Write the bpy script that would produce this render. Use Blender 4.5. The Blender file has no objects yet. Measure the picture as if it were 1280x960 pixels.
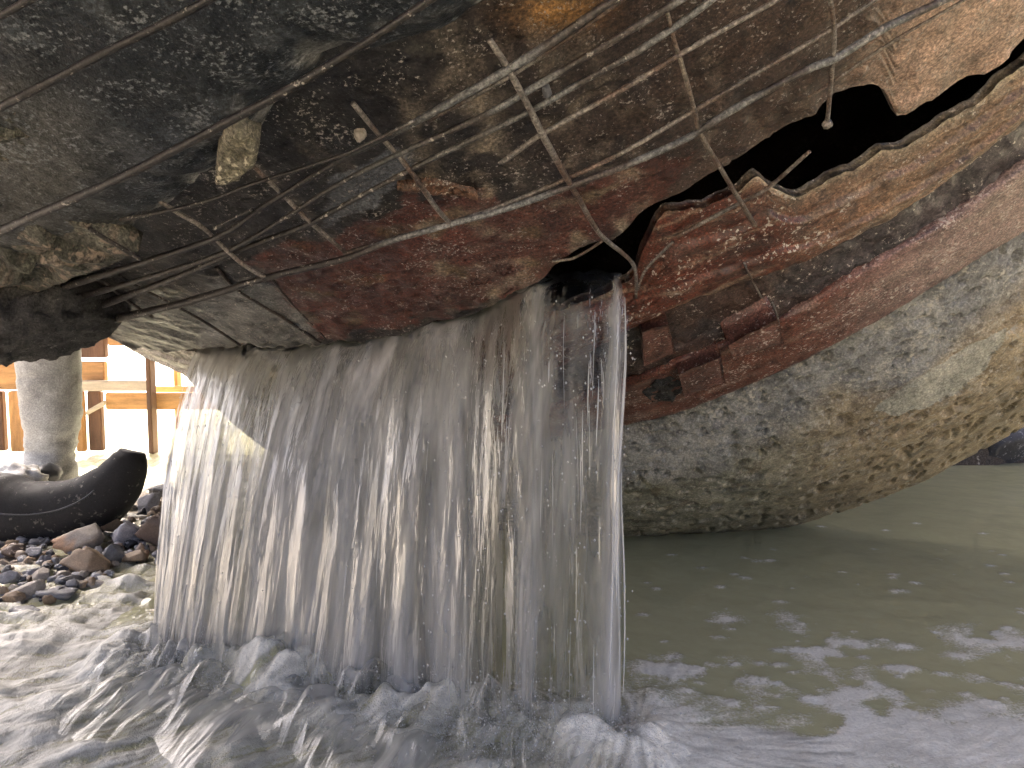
import bpy, bmesh, math, random
import numpy as np
from mathutils import Vector, Matrix

scene = bpy.context.scene
# ------------------------------------------------------------------ camera
CAM_H = 0.57
PITCH = math.atan(80 / 960)
cam_data = bpy.data.cameras.new('camera')
cam = bpy.data.objects.new('camera', cam_data)
scene.collection.objects.link(cam)
cam.location = (0, 0, CAM_H)
cam.rotation_euler = (math.pi / 2 - PITCH, 0, 0)
cam_data.sensor_fit = 'HORIZONTAL'
cam_data.angle = 2 * math.atan(640 / 960)
cam_data.clip_start = 0.02
cam_data.clip_end = 2000
scene.camera = cam

# ------------------------------------------------------------------ sky and sun
SUN_DIR = Vector((-0.27, 0.50, 0.80)).normalized()      # towards the sun
elev = math.asin(SUN_DIR.z)
azim = math.atan2(SUN_DIR.x, SUN_DIR.y)
world = bpy.data.worlds.new('World')
scene.world = world
world.use_nodes = True
wn = world.node_tree
sky = wn.nodes.new('ShaderNodeTexSky')
sky.sky_type = 'NISHITA'
sky.sun_disc = False
sky.sun_elevation = elev
sky.sun_rotation = azim
sky.dust_density = 10.0
sky.air_density = 0.35
sky.ozone_density = 0.0
bg = wn.nodes['Background']
bg.inputs['Strength'].default_value = 0.15
wn.links.new(sky.outputs[0], bg.inputs['Color'])
sun_data = bpy.data.lights.new('sun', 'SUN')
sun_data.energy = 4.0
sun_data.angle = math.radians(0.6)
sun_data.color = (1.0, 0.93, 0.83)
sun = bpy.data.objects.new('sun', sun_data)
scene.collection.objects.link(sun)
sun.rotation_euler = (-SUN_DIR).to_track_quat('-Z', 'Y').to_euler()
sun.location = SUN_DIR * 30
vs = scene.view_settings
vs.view_transform = 'Standard'
vs.look = 'None'
vs.exposure = 2.5
vs.gamma = 1.0
vs.use_curve_mapping = False
scene.cycles.max_bounces = 6
scene.cycles.transparent_max_bounces = 12
scene.cycles.diffuse_bounces = 2
scene.cycles.volume_bounces = 1
scene.cycles.glossy_bounces = 2
scene.cycles.caustics_reflective = False
scene.cycles.caustics_refractive = False
scene.cycles.sample_clamp_indirect = 6.0
scene.cycles.use_adaptive_sampling = True
scene.cycles.adaptive_threshold = 0.03
scene.cycles.adaptive_min_samples = 12

rng = np.random.default_rng(7)
random.seed(7)
COL = scene.collection

# ------------------------------------------------------------------ maths helpers
CP, SP = math.cos(PITCH), math.sin(PITCH)
AX = np.array([1.0, 0, 0]); DN = np.array([0, -SP, -CP]); FW = np.array([0, CP, -SP])
C0 = np.array([0, 0, CAM_H])


def to_world(q):
    q = np.asarray(q, float)
    return C0 + q[..., 0:1] * AX + q[..., 1:2] * DN + q[..., 2:3] * FW


def world_at(px, py, depth):
    """world point seen at photo pixel (px, py), at a distance along the view axis"""
    return to_world(np.array([(px - 640) / 960 * depth, (py - 480) / 960 * depth, depth]))


def on_level(px, py, z):
    """world point at photo pixel on the horizontal level z"""
    v = AX * ((px - 640) / 960) + DN * ((py - 480) / 960) + FW
    return C0 + v * ((z - CAM_H) / v[2])


def on_front(px, py, y):
    v = AX * ((px - 640) / 960) + DN * ((py - 480) / 960) + FW
    return C0 + v * (y / v[1])


def to_pixel(P):
    q = np.asarray(P) - C0
    z = np.maximum(q @ FW, 0.02)
    return np.stack([640 + 960 * (q @ AX) / z, 480 + 960 * (q @ DN) / z], -1)


# the pipe: an inclined cylinder of about 2 m radius
S = 2.0
Dc = np.array([0.44040352, 0.34161262, 0.83026836])
E1c = np.array([0.88341379, 0.0, -0.46859372])
E2c = np.array([0.16007753, -0.93984085, 0.3017853])
Cc = np.array([0.08319941, -0.83479669, 1.26835346]) * S
PD = to_world(Dc) - C0; PE1 = to_world(E1c) - C0; PE2 = to_world(E2c) - C0; PC = to_world(Cc)


def pipe(th, t, r):
    th = np.asarray(th, float); t = np.asarray(t, float); r = np.asarray(r, float)
    th, t, r = np.broadcast_arrays(th, t, r)
    return (PC + t[..., None] * PD + (r * np.cos(th))[..., None] * PE1
            + (r * np.sin(th))[..., None] * PE2)


def pipe_uv(px, py, r):
    """(angle, axial position) on the pipe cylinder of radius r at a photo pixel"""
    v = AX * ((px - 640) / 960) + DN * ((py - 480) / 960) + FW
    v = v / np.linalg.norm(v)
    w = C0 - PC
    vp = v - PD * (v @ PD); wp = w - PD * (w @ PD)
    a = vp @ vp; b = 2 * vp @ wp; c = wp @ wp - r * r
    D = max(b * b - 4 * a * c, 0)
    h = C0 + v * ((-b - math.sqrt(D)) / (2 * a)) - PC
    th = math.atan2(h @ PE2, h @ PE1)
    if th > math.pi * 0.5:
        th -= 2 * math.pi
    return th, h @ PD


def edge(pts, r, jag=0.0, seed=0, lo=None, hi=None):
    """t as a function of angle, through photo points on radius r"""
    uv = sorted(pipe_uv(x, y, r) for x, y in pts)
    a = np.array([u[0] for u in uv]); b = np.array([u[1] for u in uv])

    def fn(th):
        t = np.interp(th, a, b)
        if lo is not None:
            k = np.clip((a[0] - th) / 0.12, 0, 1); t = t * (1 - k) + lo * k
        if hi is not None:
            k = np.clip((th - a[-1]) / 0.2, 0, 1); t = t * (1 - k) + hi * k
        if jag:
            P = np.stack([th * 40, np.full_like(th, seed * 3.7), th * 0], -1)
            t = t + jag * (noise(P) + 0.6 * noise(P * 2.7 + 5) + 0.4 * noise(P * 7.1 + 9))
        return t
    return fn


# ------------------------------------------------------------------ noise
_perm = np.random.default_rng(3).permutation(256)
_perm = np.concatenate([_perm, _perm, _perm])
_grad = np.random.default_rng(4).normal(size=(256, 3))
_grad /= np.linalg.norm(_grad, axis=1)[:, None]


def noise(P):
    P = np.asarray(P, float)
    sh = P.shape[:-1]
    P = P.reshape(-1, 3)
    i = np.floor(P).astype(int)
    f = P - i
    i &= 255
    u = f * f * f * (f * (f * 6 - 15) + 10)
    out = 0
    for dx in (0, 1):
        for dy in (0, 1):
            for dz in (0, 1):
                h = _perm[_perm[_perm[(i[:, 0] + dx) & 255] + ((i[:, 1] + dy) & 255)] + ((i[:, 2] + dz) & 255)]
                g = _grad[h]
                d = (g * (f - np.array([dx, dy, dz]))).sum(1)
                wx = u[:, 0] if dx else 1 - u[:, 0]
                wy = u[:, 1] if dy else 1 - u[:, 1]
                wz = u[:, 2] if dz else 1 - u[:, 2]
                out = out + d * wx * wy * wz
    return (out * 1.6).reshape(sh)


def fbm(P, octaves=4, gain=0.5):
    a = 1.0; s = 0; P = np.asarray(P, float)
    for k in range(octaves):
        s = s + a * noise(P + k * 17.3)
        P = P * 2.03; a *= gain
    return s


def smooth(x, a, b):
    k = np.clip((x - a) / (b - a), 0, 1)
    return k * k * (3 - 2 * k)


def inside(px, poly):
    x, y = px[..., 0], px[..., 1]
    r = np.zeros(x.shape, bool)
    n = len(poly)
    for i in range(n):
        x1, y1 = poly[i]; x2, y2 = poly[(i + 1) % n]
        c = ((y1 > y) != (y2 > y)) & (x < (x2 - x1) * (y - y1) / (y2 - y1 + 1e-9) + x1)
        r ^= c
    return r


def poly_dist(px, pts):
    """distance in photo pixels to a polyline (used to place stains)"""
    p = px.reshape(-1, 2); best = np.full(len(p), 1e9)
    for (ax, ay), (bx, by) in zip(pts[:-1], pts[1:]):
        a = np.array([ax, ay]); ab = np.array([bx - ax, by - ay])
        s = np.clip(((p - a) @ ab) / (ab @ ab + 1e-9), 0, 1)
        best = np.minimum(best, np.linalg.norm(p - a - s[:, None] * ab, axis=1))
    return best.reshape(px.shape[:-1])


# ------------------------------------------------------------------ object helpers
def tag(o, label=None, cat=None, group=None, kind=None):
    if label: o['label'] = label
    if cat: o['category'] = cat
    if group: o['group'] = group
    if kind: o['kind'] = kind
    return o


def empty(name, loc):
    o = bpy.data.objects.new(name, None)
    o.location = loc
    o.empty_display_size = 0.1
    COL.objects.link(o)
    return o


def mesh_obj(name, verts, faces, mat, parent=None, col=None, uv=None, smooth_shade=True, attrs=None):
    me = bpy.data.meshes.new(name)
    verts = np.asarray(verts, float).reshape(-1, 3)
    off = np.zeros(3); q = parent
    while q is not None:
        off = off + np.array(q.location); q = q.parent
    if isinstance(faces, np.ndarray):
        n = len(faces); k = faces.shape[1]
        me.vertices.add(len(verts)); me.vertices.foreach_set('co', (verts - off).ravel())
        me.loops.add(n * k); me.loops.foreach_set('vertex_index', faces.ravel().astype(np.int32))
        me.polygons.add(n)
        me.polygons.foreach_set('loop_start', (np.arange(n) * k).astype(np.int32))
        me.polygons.foreach_set('loop_total', np.full(n, k, np.int32))
        me.update(calc_edges=True)
        me.validate()
    else:
        me.from_pydata((verts - off).tolist(), [], faces)
        me.update()
    if smooth_shade:
        me.polygons.foreach_set('use_smooth', np.ones(len(me.polygons), bool))
    if col is not None:
        c = np.ones((len(verts), 4)); c[:, :3] = np.asarray(col).reshape(-1, 3)
        at = me.color_attributes.new('col', 'FLOAT_COLOR', 'POINT')
        at.data.foreach_set('color', c.ravel())
    for k, v in (attrs or {}).items():
        at = me.attributes.new(k, 'FLOAT', 'POINT')
        at.data.foreach_set('value', np.asarray(v, float).ravel())
    if uv is not None:
        ul = me.uv_layers.new(name='UVMap')
        li = np.empty(len(me.loops), np.int32); me.loops.foreach_get('vertex_index', li)
        ul.data.foreach_set('uv', np.asarray(uv)[li].ravel())
    me.materials.append(mat)
    o = bpy.data.objects.new(name, me)
    COL.objects.link(o)
    if parent: o.parent = parent
    return o


def grid_faces(nu, nv, closed=False):
    a = np.arange(nu * nv).reshape(nu, nv)
    if closed: a = np.vstack([a, a[:1]])
    return np.stack([a[:-1, :-1], a[1:, :-1], a[1:, 1:], a[:-1, 1:]], -1).reshape(-1, 4)


def tube(name, pts, rad, mat, parent=None, sides=8, sub=4, bump=0.0, seed=0, col=None):
    """a bar through world points (smoothly interpolated), radius may vary"""
    pts = np.asarray(pts, float)
    n = len(pts)
    rad = np.broadcast_to(np.asarray(rad, float), (n,))
    if n > 2 and sub > 1:
        s = np.linspace(0, n - 1, (n - 1) * sub + 1)
        i = np.clip(np.floor(s).astype(int), 0, n - 2); f = (s - i)[:, None]
        p0 = pts[np.maximum(i - 1, 0)]; p1 = pts[i]; p2 = pts[i + 1]; p3 = pts[np.minimum(i + 2, n - 1)]
        cpts = 0.5 * ((2 * p1) + (-p0 + p2) * f + (2 * p0 - 5 * p1 + 4 * p2 - p3) * f ** 2 + (-p0 + 3 * p1 - 3 * p2 + p3) * f ** 3)
        rad = np.interp(s, np.arange(n), rad)
    else:
        cpts = pts
    m = len(cpts)
    tg = np.gradient(cpts, axis=0); tg /= np.linalg.norm(tg, axis=1)[:, None] + 1e-12
    ref = np.array([0.3, 0.2, 0.93])
    a = np.cross(tg, ref); a /= np.linalg.norm(a, axis=1)[:, None]
    b = np.cross(tg, a)
    ang = np.linspace(0, 2 * np.pi, sides, endpoint=False)
    ring = np.cos(ang)[None, :, None] * a[:, None, :] + np.sin(ang)[None, :, None] * b[:, None, :]
    rr = np.repeat(rad[:, None], sides, 1)
    if bump:
        Q = cpts[:, None, :] + ring * rad[:, None, None]
        rr = rr * (1 + bump * fbm(Q * 60 + seed, 3))
    V = cpts[:, None, :] + ring * rr[:, :, None]
    F = grid_faces(sides, m, True).tolist() if False else []
    idx = np.arange(m * sides).reshape(m, sides)
    nx = np.roll(idx, -1, 1)
    F = np.stack([idx[:-1], nx[:-1], nx[1:], idx[1:]], -1).reshape(-1, 4).tolist()
    F.append(idx[0][::-1].tolist()); F.append(idx[-1].tolist())
    return mesh_obj(name, V.reshape(-1, 3), F, mat, parent, col=None if col is None else np.tile(col, (m * sides, 1)))


def loft(name, th, curves, mat, parent, disp=None, paint=None, thick=0.0, back_r=None):
    """strip of the pipe wall. curves = [(t_fn, r or r_fn, steps)], from near to far.
    disp(th, t, frac, P) gives an outward offset, paint(px, P, th, t) a colour."""
    T = []; R = []; Fq = []
    for k in range(len(curves) - 1):
        (t0, r0, n), (t1, r1, _) = curves[k], curves[k + 1]
        ta = t0(th) if callable(t0) else np.full_like(th, t0)
        tb = t1(th) if callable(t1) else np.full_like(th, t1)
        ra = r0(th) if callable(r0) else np.full_like(th, r0)
        rb = r1(th) if callable(r1) else np.full_like(th, r1)
        fr = np.linspace(0, 1, n + 1)
        if k < len(curves) - 2: fr = fr[:-1]
        T.append(ta[:, None] + (tb - ta)[:, None] * fr); R.append(ra[:, None] + (rb - ra)[:, None] * fr)
        Fq.append(np.broadcast_to(k + fr, T[-1].shape))
    T = np.concatenate(T, 1); R = np.concatenate(R, 1); Fq = np.concatenate(Fq, 1)
    TH = np.repeat(th[:, None], T.shape[1], 1)
    P = pipe(TH, T, R)
    if disp is not None:
        R = R + disp(TH, T, Fq, P)
        P = pipe(TH, T, R)
    nu, nv = TH.shape
    col = paint(to_pixel(P), P, TH, T, Fq) if paint is not None else None
    V = P.reshape(-1, 3); F = grid_faces(nu, nv)
    if thick:
        Pi = pipe(TH, T, R - thick).reshape(-1, 3)
        N = nu * nv
        V = np.concatenate([V, Pi])
        Fi = F[:, ::-1] + N
        a = np.arange(N).reshape(nu, nv)
        rim = []
        for e in (a[:, -1], a[:, 0][::-1], a[0, :], a[-1, :][::-1]):
            rim.append(np.stack([e[:-1], e[:-1] + N, e[1:] + N, e[1:]], -1))
        F = np.concatenate([F, Fi] + rim)
        if col is not None:
            c = col.reshape(-1, 3); col = np.concatenate([c, np.tile(np.array([0.016, 0.011, 0.009]), (len(c), 1))])
    o = mesh_obj(name, V, F, mat, parent, col=col)
    return o


# ------------------------------------------------------------------ materials
def new_mat(name):
    m = bpy.data.materials.new(name)
    m.use_nodes = True
    nt = m.node_tree
    bs = nt.nodes['Principled BSDF']
    return m, nt, bs


def nd(nt, typ, **kw):
    n = nt.nodes.new(typ)
    for k, v in kw.items():
        if k.startswith('i_'):
            key = k[2:]
            key = int(key) if key.isdigit() else key.replace('_', ' ')
            n.inputs[key].default_value = v
        else:
            setattr(n, k, v)
    return n


def noise_node(nt, co, scale, detail=5, rough=0.6, dist=0.0):
    n = nd(nt, 'ShaderNodeTexNoise', i_Scale=scale, i_Detail=detail, i_Roughness=rough, i_Distortion=dist)
    nt.links.new(co, n.inputs['Vector'])
    return n.outputs['Fac']


def ramp(nt, fac, stops):
    r = nd(nt, 'ShaderNodeValToRGB')
    cr = r.color_ramp
    while len(cr.elements) < len(stops): cr.elements.new(0.5)
    for e, (p, c) in zip(cr.elements, stops):
        e.position = p
        e.color = (c, c, c, 1) if not isinstance(c, (tuple, list)) else (*c, 1)
    nt.links.new(fac, r.inputs['Fac'])
    return r.outputs['Color']


def mixc(nt, fac, a, b, mode='MIX'):
    m = nd(nt, 'ShaderNodeMix', data_type='RGBA', blend_type=mode)
    for s, v in ((0, fac), (6, a), (7, b)):
        if isinstance(v, (int, float)):
            m.inputs[s].default_value = v
        elif isinstance(v, tuple):
            m.inputs[s].default_value = (*v, 1)
        else:
            nt.links.new(v, m.inputs[s])
    return m.outputs[2]


def surface(name, base=None, scale=30, vary=(0.55, 1.5), speck=None, speck_amt=(0.66, 0.72), speck_scale=90,
            rough=(0.45, 0.8), bump=0.3, bump_d=0.004, spec=0.5, stretch=(1, 1, 1), second=None, second_at=(0.5, 0.65), metallic=0.0, coat=0.0, grain=260, grain_k=1.0):
    """painted or plain weathered surface: base colour from the col attribute (or a constant),
    broken up by noise, with pale specks, uneven gloss and fine relief"""
    m, nt, bs = new_mat(name)
    tc = nd(nt, 'ShaderNodeTexCoord')
    mp = nd(nt, 'ShaderNodeMapping')
    mp.inputs['Scale'].default_value = stretch
    nt.links.new(tc.outputs['Object'], mp.inputs['Vector'])
    co = mp.outputs['Vector']
    if base is None:
        at = nd(nt, 'ShaderNodeAttribute', attribute_name='col')
        c = at.outputs['Color']
    else:
        rgb = nd(nt, 'ShaderNodeRGB'); rgb.outputs[0].default_value = (*base, 1)
        c = rgb.outputs[0]
    n1 = noise_node(nt, co, scale, 5, 0.68, 0.3)
    n2 = noise_node(nt, co, scale * 0.22, 4, 0.6, 0.6)
    if second is not None:
        c = mixc(nt, ramp(nt, n2, [(second_at[0], 0.0), (second_at[1], 1.0)]), c, second)
    c = mixc(nt, 1.0, c, ramp(nt, n1, [(0.25, vary[0]), (0.75, vary[1])]), 'MULTIPLY')
    c = mixc(nt, 1.0, c, ramp(nt, n2, [(0.3, 0.7), (0.7, 1.25)]), 'MULTIPLY')
    ng = noise_node(nt, co, grain, 2, 0.75)
    c = mixc(nt, 1.0, c, ramp(nt, ng, [(0.3, 1 - 0.65 * grain_k), (0.5, 1 - 0.05 * grain_k), (0.7, 1 + 1.0 * grain_k)]), 'MULTIPLY')
    if speck is not None:
        n3 = noise_node(nt, co, speck_scale, 2, 0.7)
        n4 = noise_node(nt, co, speck_scale * 0.12, 1, 0.6)
        sm = nd(nt, 'ShaderNodeMath', operation='MULTIPLY_ADD', i_1=0.35)
        nt.links.new(n4, sm.inputs[0]); nt.links.new(n3, sm.inputs[2])
        lo, hi = speck_amt
        c = mixc(nt, ramp(nt, sm.outputs[0], [(lo + .12, 0.0), (hi + .12, 1.0)]), c, speck)
    nt.links.new(c, bs.inputs['Base Color'])
    rr = nd(nt, 'ShaderNodeMapRange', i_1=0.3, i_2=0.7, i_3=rough[0], i_4=rough[1])
    nt.links.new(n1, rr.inputs[0]); nt.links.new(rr.outputs[0], bs.inputs['Roughness'])
    bs.inputs['Specular IOR Level'].default_value = spec
    bs.inputs['Metallic'].default_value = metallic
    if coat:
        bs.inputs['Coat Weight'].default_value = coat
        bs.inputs['Coat Roughness'].default_value = 0.25
    bn = noise_node(nt, co, scale * 1.6, 4, 0.75)
    b = nd(nt, 'ShaderNodeBump', i_Strength=bump, i_Distance=bump_d)
    nt.links.new(bn, b.inputs['Height'])
    nt.links.new(b.outputs[0], bs.inputs['Normal'])
    return m


M = {}
M['steel'] = surface('rusty_steel', None, scale=26, vary=(0.45, 1.6), speck=(0.30, 0.27, 0.245), speck_amt=(0.67, 0.78), speck_scale=220,
                     rough=(0.32, 0.7), bump=0.45, bump_d=0.006, coat=0.15)
M['rim'] = surface('wet_rusty_rim', None, scale=24, vary=(0.45, 1.6), speck=(0.5, 0.44, 0.38), speck_amt=(0.68, 0.76), speck_scale=150,
                   rough=(0.28, 0.65), bump=0.55, bump_d=0.007, coat=0.2)
M['flange'] = surface('flange_steel', None, scale=30, vary=(0.6, 1.4), speck=(0.55, 0.47, 0.42), speck_amt=(0.66, 0.74), speck_scale=170,
                      rough=(0.3, 0.6), bump=0.5, bump_d=0.005, coat=0.2)
M['concrete'] = surface('pitted_concrete', None, scale=34, vary=(0.5, 1.45), speck=(0.5, 0.46, 0.38), speck_amt=(0.62, 0.78), speck_scale=120,
                        rough=(0.5, 0.85), bump=0.7, bump_d=0.008, grain=230, grain_k=0.5)
M['tar'] = surface('tarred_coating', None, scale=40, vary=(0.4, 1.7), speck=(0.17, 0.18, 0.195), speck_amt=(0.62, 0.78), speck_scale=210,
                   rough=(0.4, 0.75), bump=0.6, bump_d=0.005)
M['lump'] = surface('coarse_tar', (0.03, 0.028, 0.027), scale=50, vary=(0.5, 1.8), speck=(0.2, 0.19, 0.18), speck_amt=(0.7, 0.8), speck_scale=150,
                    rough=(0.5, 0.9), bump=0.9, bump_d=0.008)
M['fracture'] = surface('broken_concrete', None, scale=22, vary=(0.45, 1.5), speck=(0.22, 0.17, 0.135), speck_amt=(0.62, 0.68), speck_scale=55,
                        rough=(0.6, 0.95), bump=0.8, bump_d=0.01)
M['wire'] = surface('weathered_bar', (0.20, 0.175, 0.155), scale=45, vary=(0.45, 1.5), second=(0.085, 0.05, 0.035), rough=(0.35, 0.7), bump=0.4, bump_d=0.002)
M['wire_blue'] = surface('scaled_steel_bar', (0.19, 0.19, 0.185), scale=38, vary=(0.4, 1.6), second=(0.10, 0.075, 0.06), rough=(0.35, 0.65), bump=0.5, bump_d=0.003)
M['wire_dark'] = surface('blackened_bar', (0.035, 0.028, 0.026), scale=50, vary=(0.4, 1.8), speck=(0.25, 0.23, 0.21), speck_amt=(0.69, 0.78), speck_scale=140,
                         rough=(0.35, 0.6), bump=0.5, bump_d=0.003)
M['wire_rust'] = surface('rusted_bar', (0.11, 0.07, 0.05), scale=50, vary=(0.5, 1.6), second=(0.2, 0.17, 0.14), rough=(0.4, 0.7), bump=0.4, bump_d=0.002)
M['bar'] = surface('weathered_bar', None, scale=40, vary=(0.5, 1.5), speck=(0.4, 0.37, 0.33), speck_amt=(0.70, 0.8), speck_scale=160, rough=(0.35, 0.7), bump=0.5, bump_d=0.003)
M['inner'] = surface('end_cap_dark', (0.035, 0.024, 0.018), scale=12, vary=(0.5, 1.5), speck=(0.12, 0.1, 0.09), rough=(0.6, 0.9), bump=0.5, bump_d=0.01)
M['barrel'] = surface('outer_barrel_concrete', (0.16, 0.15, 0.14), scale=10, vary=(0.6, 1.3), rough=(0.6, 0.9), bump=0.5, bump_d=0.01)
M['mud'] = surface('muddy_ground', None, scale=14, vary=(0.6, 1.4), speck=(0.4, 0.36, 0.3), speck_amt=(0.7, 0.8), speck_scale=60, rough=(0.6, 0.95), bump=0.8, bump_d=0.02)
M['timber'] = surface('orange_timber', grain_k=0.25, base= (0.55, 0.29, 0.12), scale=16, vary=(0.65, 1.3), rough=(0.55, 0.8), bump=0.4, bump_d=0.003, stretch=(4, 4, 0.6))
M['timber_h'] = surface('orange_timber_level', grain_k=0.25, base= (0.55, 0.30, 0.13), scale=16, vary=(0.65, 1.3), rough=(0.55, 0.8), bump=0.4, bump_d=0.003, stretch=(0.6, 4, 4))
M['timber_dark'] = surface('brown_timber', grain_k=0.25, base= (0.16, 0.085, 0.055), scale=16, vary=(0.6, 1.3), rough=(0.55, 0.8), bump=0.4, bump_d=0.003, stretch=(4, 4, 0.6))
M['timber_pale'] = surface('pale_timber', grain_k=0.25, base= (0.62, 0.52, 0.42), scale=16, vary=(0.8, 1.15), rough=(0.55, 0.8), bump=0.3, bump_d=0.003, stretch=(0.6, 4, 4))
M['rubber'] = surface('black_rubber', grain_k=0.25, base= (0.018, 0.018, 0.02), scale=20, vary=(0.6, 1.6), speck=(0.15, 0.14, 0.13), speck_amt=(0.68, 0.8), speck_scale=60, rough=(0.6, 0.85), bump=0.3, bump_d=0.004, spec=0.3)
M['boot'] = surface('muddy_boot_rubber', grain_k=0.45, base= (0.46, 0.475, 0.49), scale=16, vary=(0.6, 1.3), second=(0.22, 0.22, 0.225), second_at=(0.48, 0.6), rough=(0.5, 0.8), bump=0.5, bump_d=0.005)
M['boot_sole'] = surface('boot_sole_rubber', grain_k=0.25, base= (0.05, 0.055, 0.065), scale=20, rough=(0.4, 0.6), bump=0.2)
M['sack'] = surface('white_sacking', grain_k=0.25, base= (0.75, 0.74, 0.72), scale=30, vary=(0.85, 1.1), rough=(0.5, 0.8), bump=0.3)
M['stone_tan'] = surface('tan_stone', grain_k=0.25, base= (0.28, 0.20, 0.13), scale=18, vary=(0.6, 1.35), second=(0.52, 0.46, 0.40), rough=(0.5, 0.85), bump=0.5)
M['stone_pale'] = surface('pale_stone', grain_k=0.25, base= (0.36, 0.32, 0.28), scale=16, vary=(0.6, 1.3), second=(0.42, 0.26, 0.16), second_at=(0.52, 0.6), rough=(0.5, 0.85), bump=0.5)
M['stone_grey'] = surface('grey_stone', grain_k=0.25, base= (0.19, 0.19, 0.205), scale=20, vary=(0.5, 1.4), speck=(0.5, 0.5, 0.52), rough=(0.45, 0.85), bump=0.6)
M['stone_dark'] = surface('dark_stone', grain_k=0.25, base= (0.06, 0.06, 0.07), scale=18, vary=(0.5, 1.6), speck=(0.3, 0.3, 0.32), rough=(0.3, 0.7), bump=0.6)
M['stone_light'] = surface('light_grey_stone', grain_k=0.25, base= (0.30, 0.30, 0.33), scale=22, vary=(0.5, 1.3), rough=(0.5, 0.85), bump=0.7)
M['stone_brown'] = surface('brown_stone', grain_k=0.25, base= (0.12, 0.085, 0.065), scale=18, vary=(0.5, 1.5), speck=(0.35, 0.28, 0.23), rough=(0.45, 0.85), bump=0.6)
M['chip'] = surface('ochre_stone_chip', (0.15, 0.135, 0.10), scale=45, vary=(0.6, 1.4), speck=(0.42, 0.38, 0.29), speck_amt=(0.66, 0.74), speck_scale=120, rough=(0.6, 0.9), bump=0.7, bump_d=0.004)


def water_material():
    m, nt, bs = new_mat('muddy_water')
    tc = nd(nt, 'ShaderNodeTexCoord')
    co = tc.outputs['Object']
    fo = nd(nt, 'ShaderNodeAttribute', attribute_name='foam')
    st = nd(nt, 'ShaderNodeAttribute', attribute_name='streak')
    fine = noise_node(nt, co, 190, 2, 0.8)
    mid = noise_node(nt, co, 38, 5, 0.6, 0.8)
    a = nd(nt, 'ShaderNodeMath', operation='MULTIPLY_ADD', i_1=1.1, i_2=-0.55); nt.links.new(fine, a.inputs[0])
    b = nd(nt, 'ShaderNodeMath', operation='MULTIPLY_ADD', i_1=0.8, i_2=-0.40); nt.links.new(mid, b.inputs[0])
    s1 = nd(nt, 'ShaderNodeMath', operation='ADD'); nt.links.new(a.outputs[0], s1.inputs[0]); nt.links.new(b.outputs[0], s1.inputs[1])
    # noise only eats into the foam where there is foam
    gate = nd(nt, 'ShaderNodeMapRange', i_1=0.02, i_2=0.25); nt.links.new(fo.outputs['Fac'], gate.inputs[0])
    s1g = nd(nt, 'ShaderNodeMath', operation='MULTIPLY'); nt.links.new(s1.outputs[0], s1g.inputs[0]); nt.links.new(gate.outputs[0], s1g.inputs[1])
    s2 = nd(nt, 'ShaderNodeMath', operation='ADD'); nt.links.new(fo.outputs['Fac'], s2.inputs[0]); nt.links.new(s1g.outputs[0], s2.inputs[1])
    fac = ramp(nt, s2.outputs[0], [(0.16, 0.0), (0.80, 1.0)])
    body = mixc(nt, mid, (0.40, 0.39, 0.23), (0.47, 0.455, 0.29))
    white = mixc(nt, st.outputs['Fac'], (0.24, 0.23, 0.20), (0.86, 0.84, 0.76))
    white = mixc(nt, 1.0, white, ramp(nt, fine, [(0.3, 0.86), (0.7, 1.1)]), 'MULTIPLY')
    nt.links.new(mixc(nt, fac, body, white), bs.inputs['Base Color'])
    rr = nd(nt, 'ShaderNodeMapRange', i_1=0.0, i_2=1.0, i_3=0.07, i_4=0.38)
    nt.links.new(fac, rr.inputs[0]); nt.links.new(rr.outputs[0], bs.inputs['Roughness'])
    bs.inputs['IOR'].default_value = 1.33
    hh = nd(nt, 'ShaderNodeMath', operation='MULTIPLY'); nt.links.new(fine, hh.inputs[0]); nt.links.new(fac, hh.inputs[1])
    rip = noise_node(nt, co, 16, 4, 0.5, 0.5)
    h2 = nd(nt, 'ShaderNodeMath', operation='MULTIPLY_ADD', i_1=0.8); nt.links.new(rip, h2.inputs[0]); nt.links.new(hh.outputs[0], h2.inputs[2])
    bp = nd(nt, 'ShaderNodeBump', i_Strength=0.4, i_Distance=0.006)
    nt.links.new(h2.outputs[0], bp.inputs['Height']); nt.links.new(bp.outputs[0], bs.inputs['Normal'])
    return m


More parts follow.
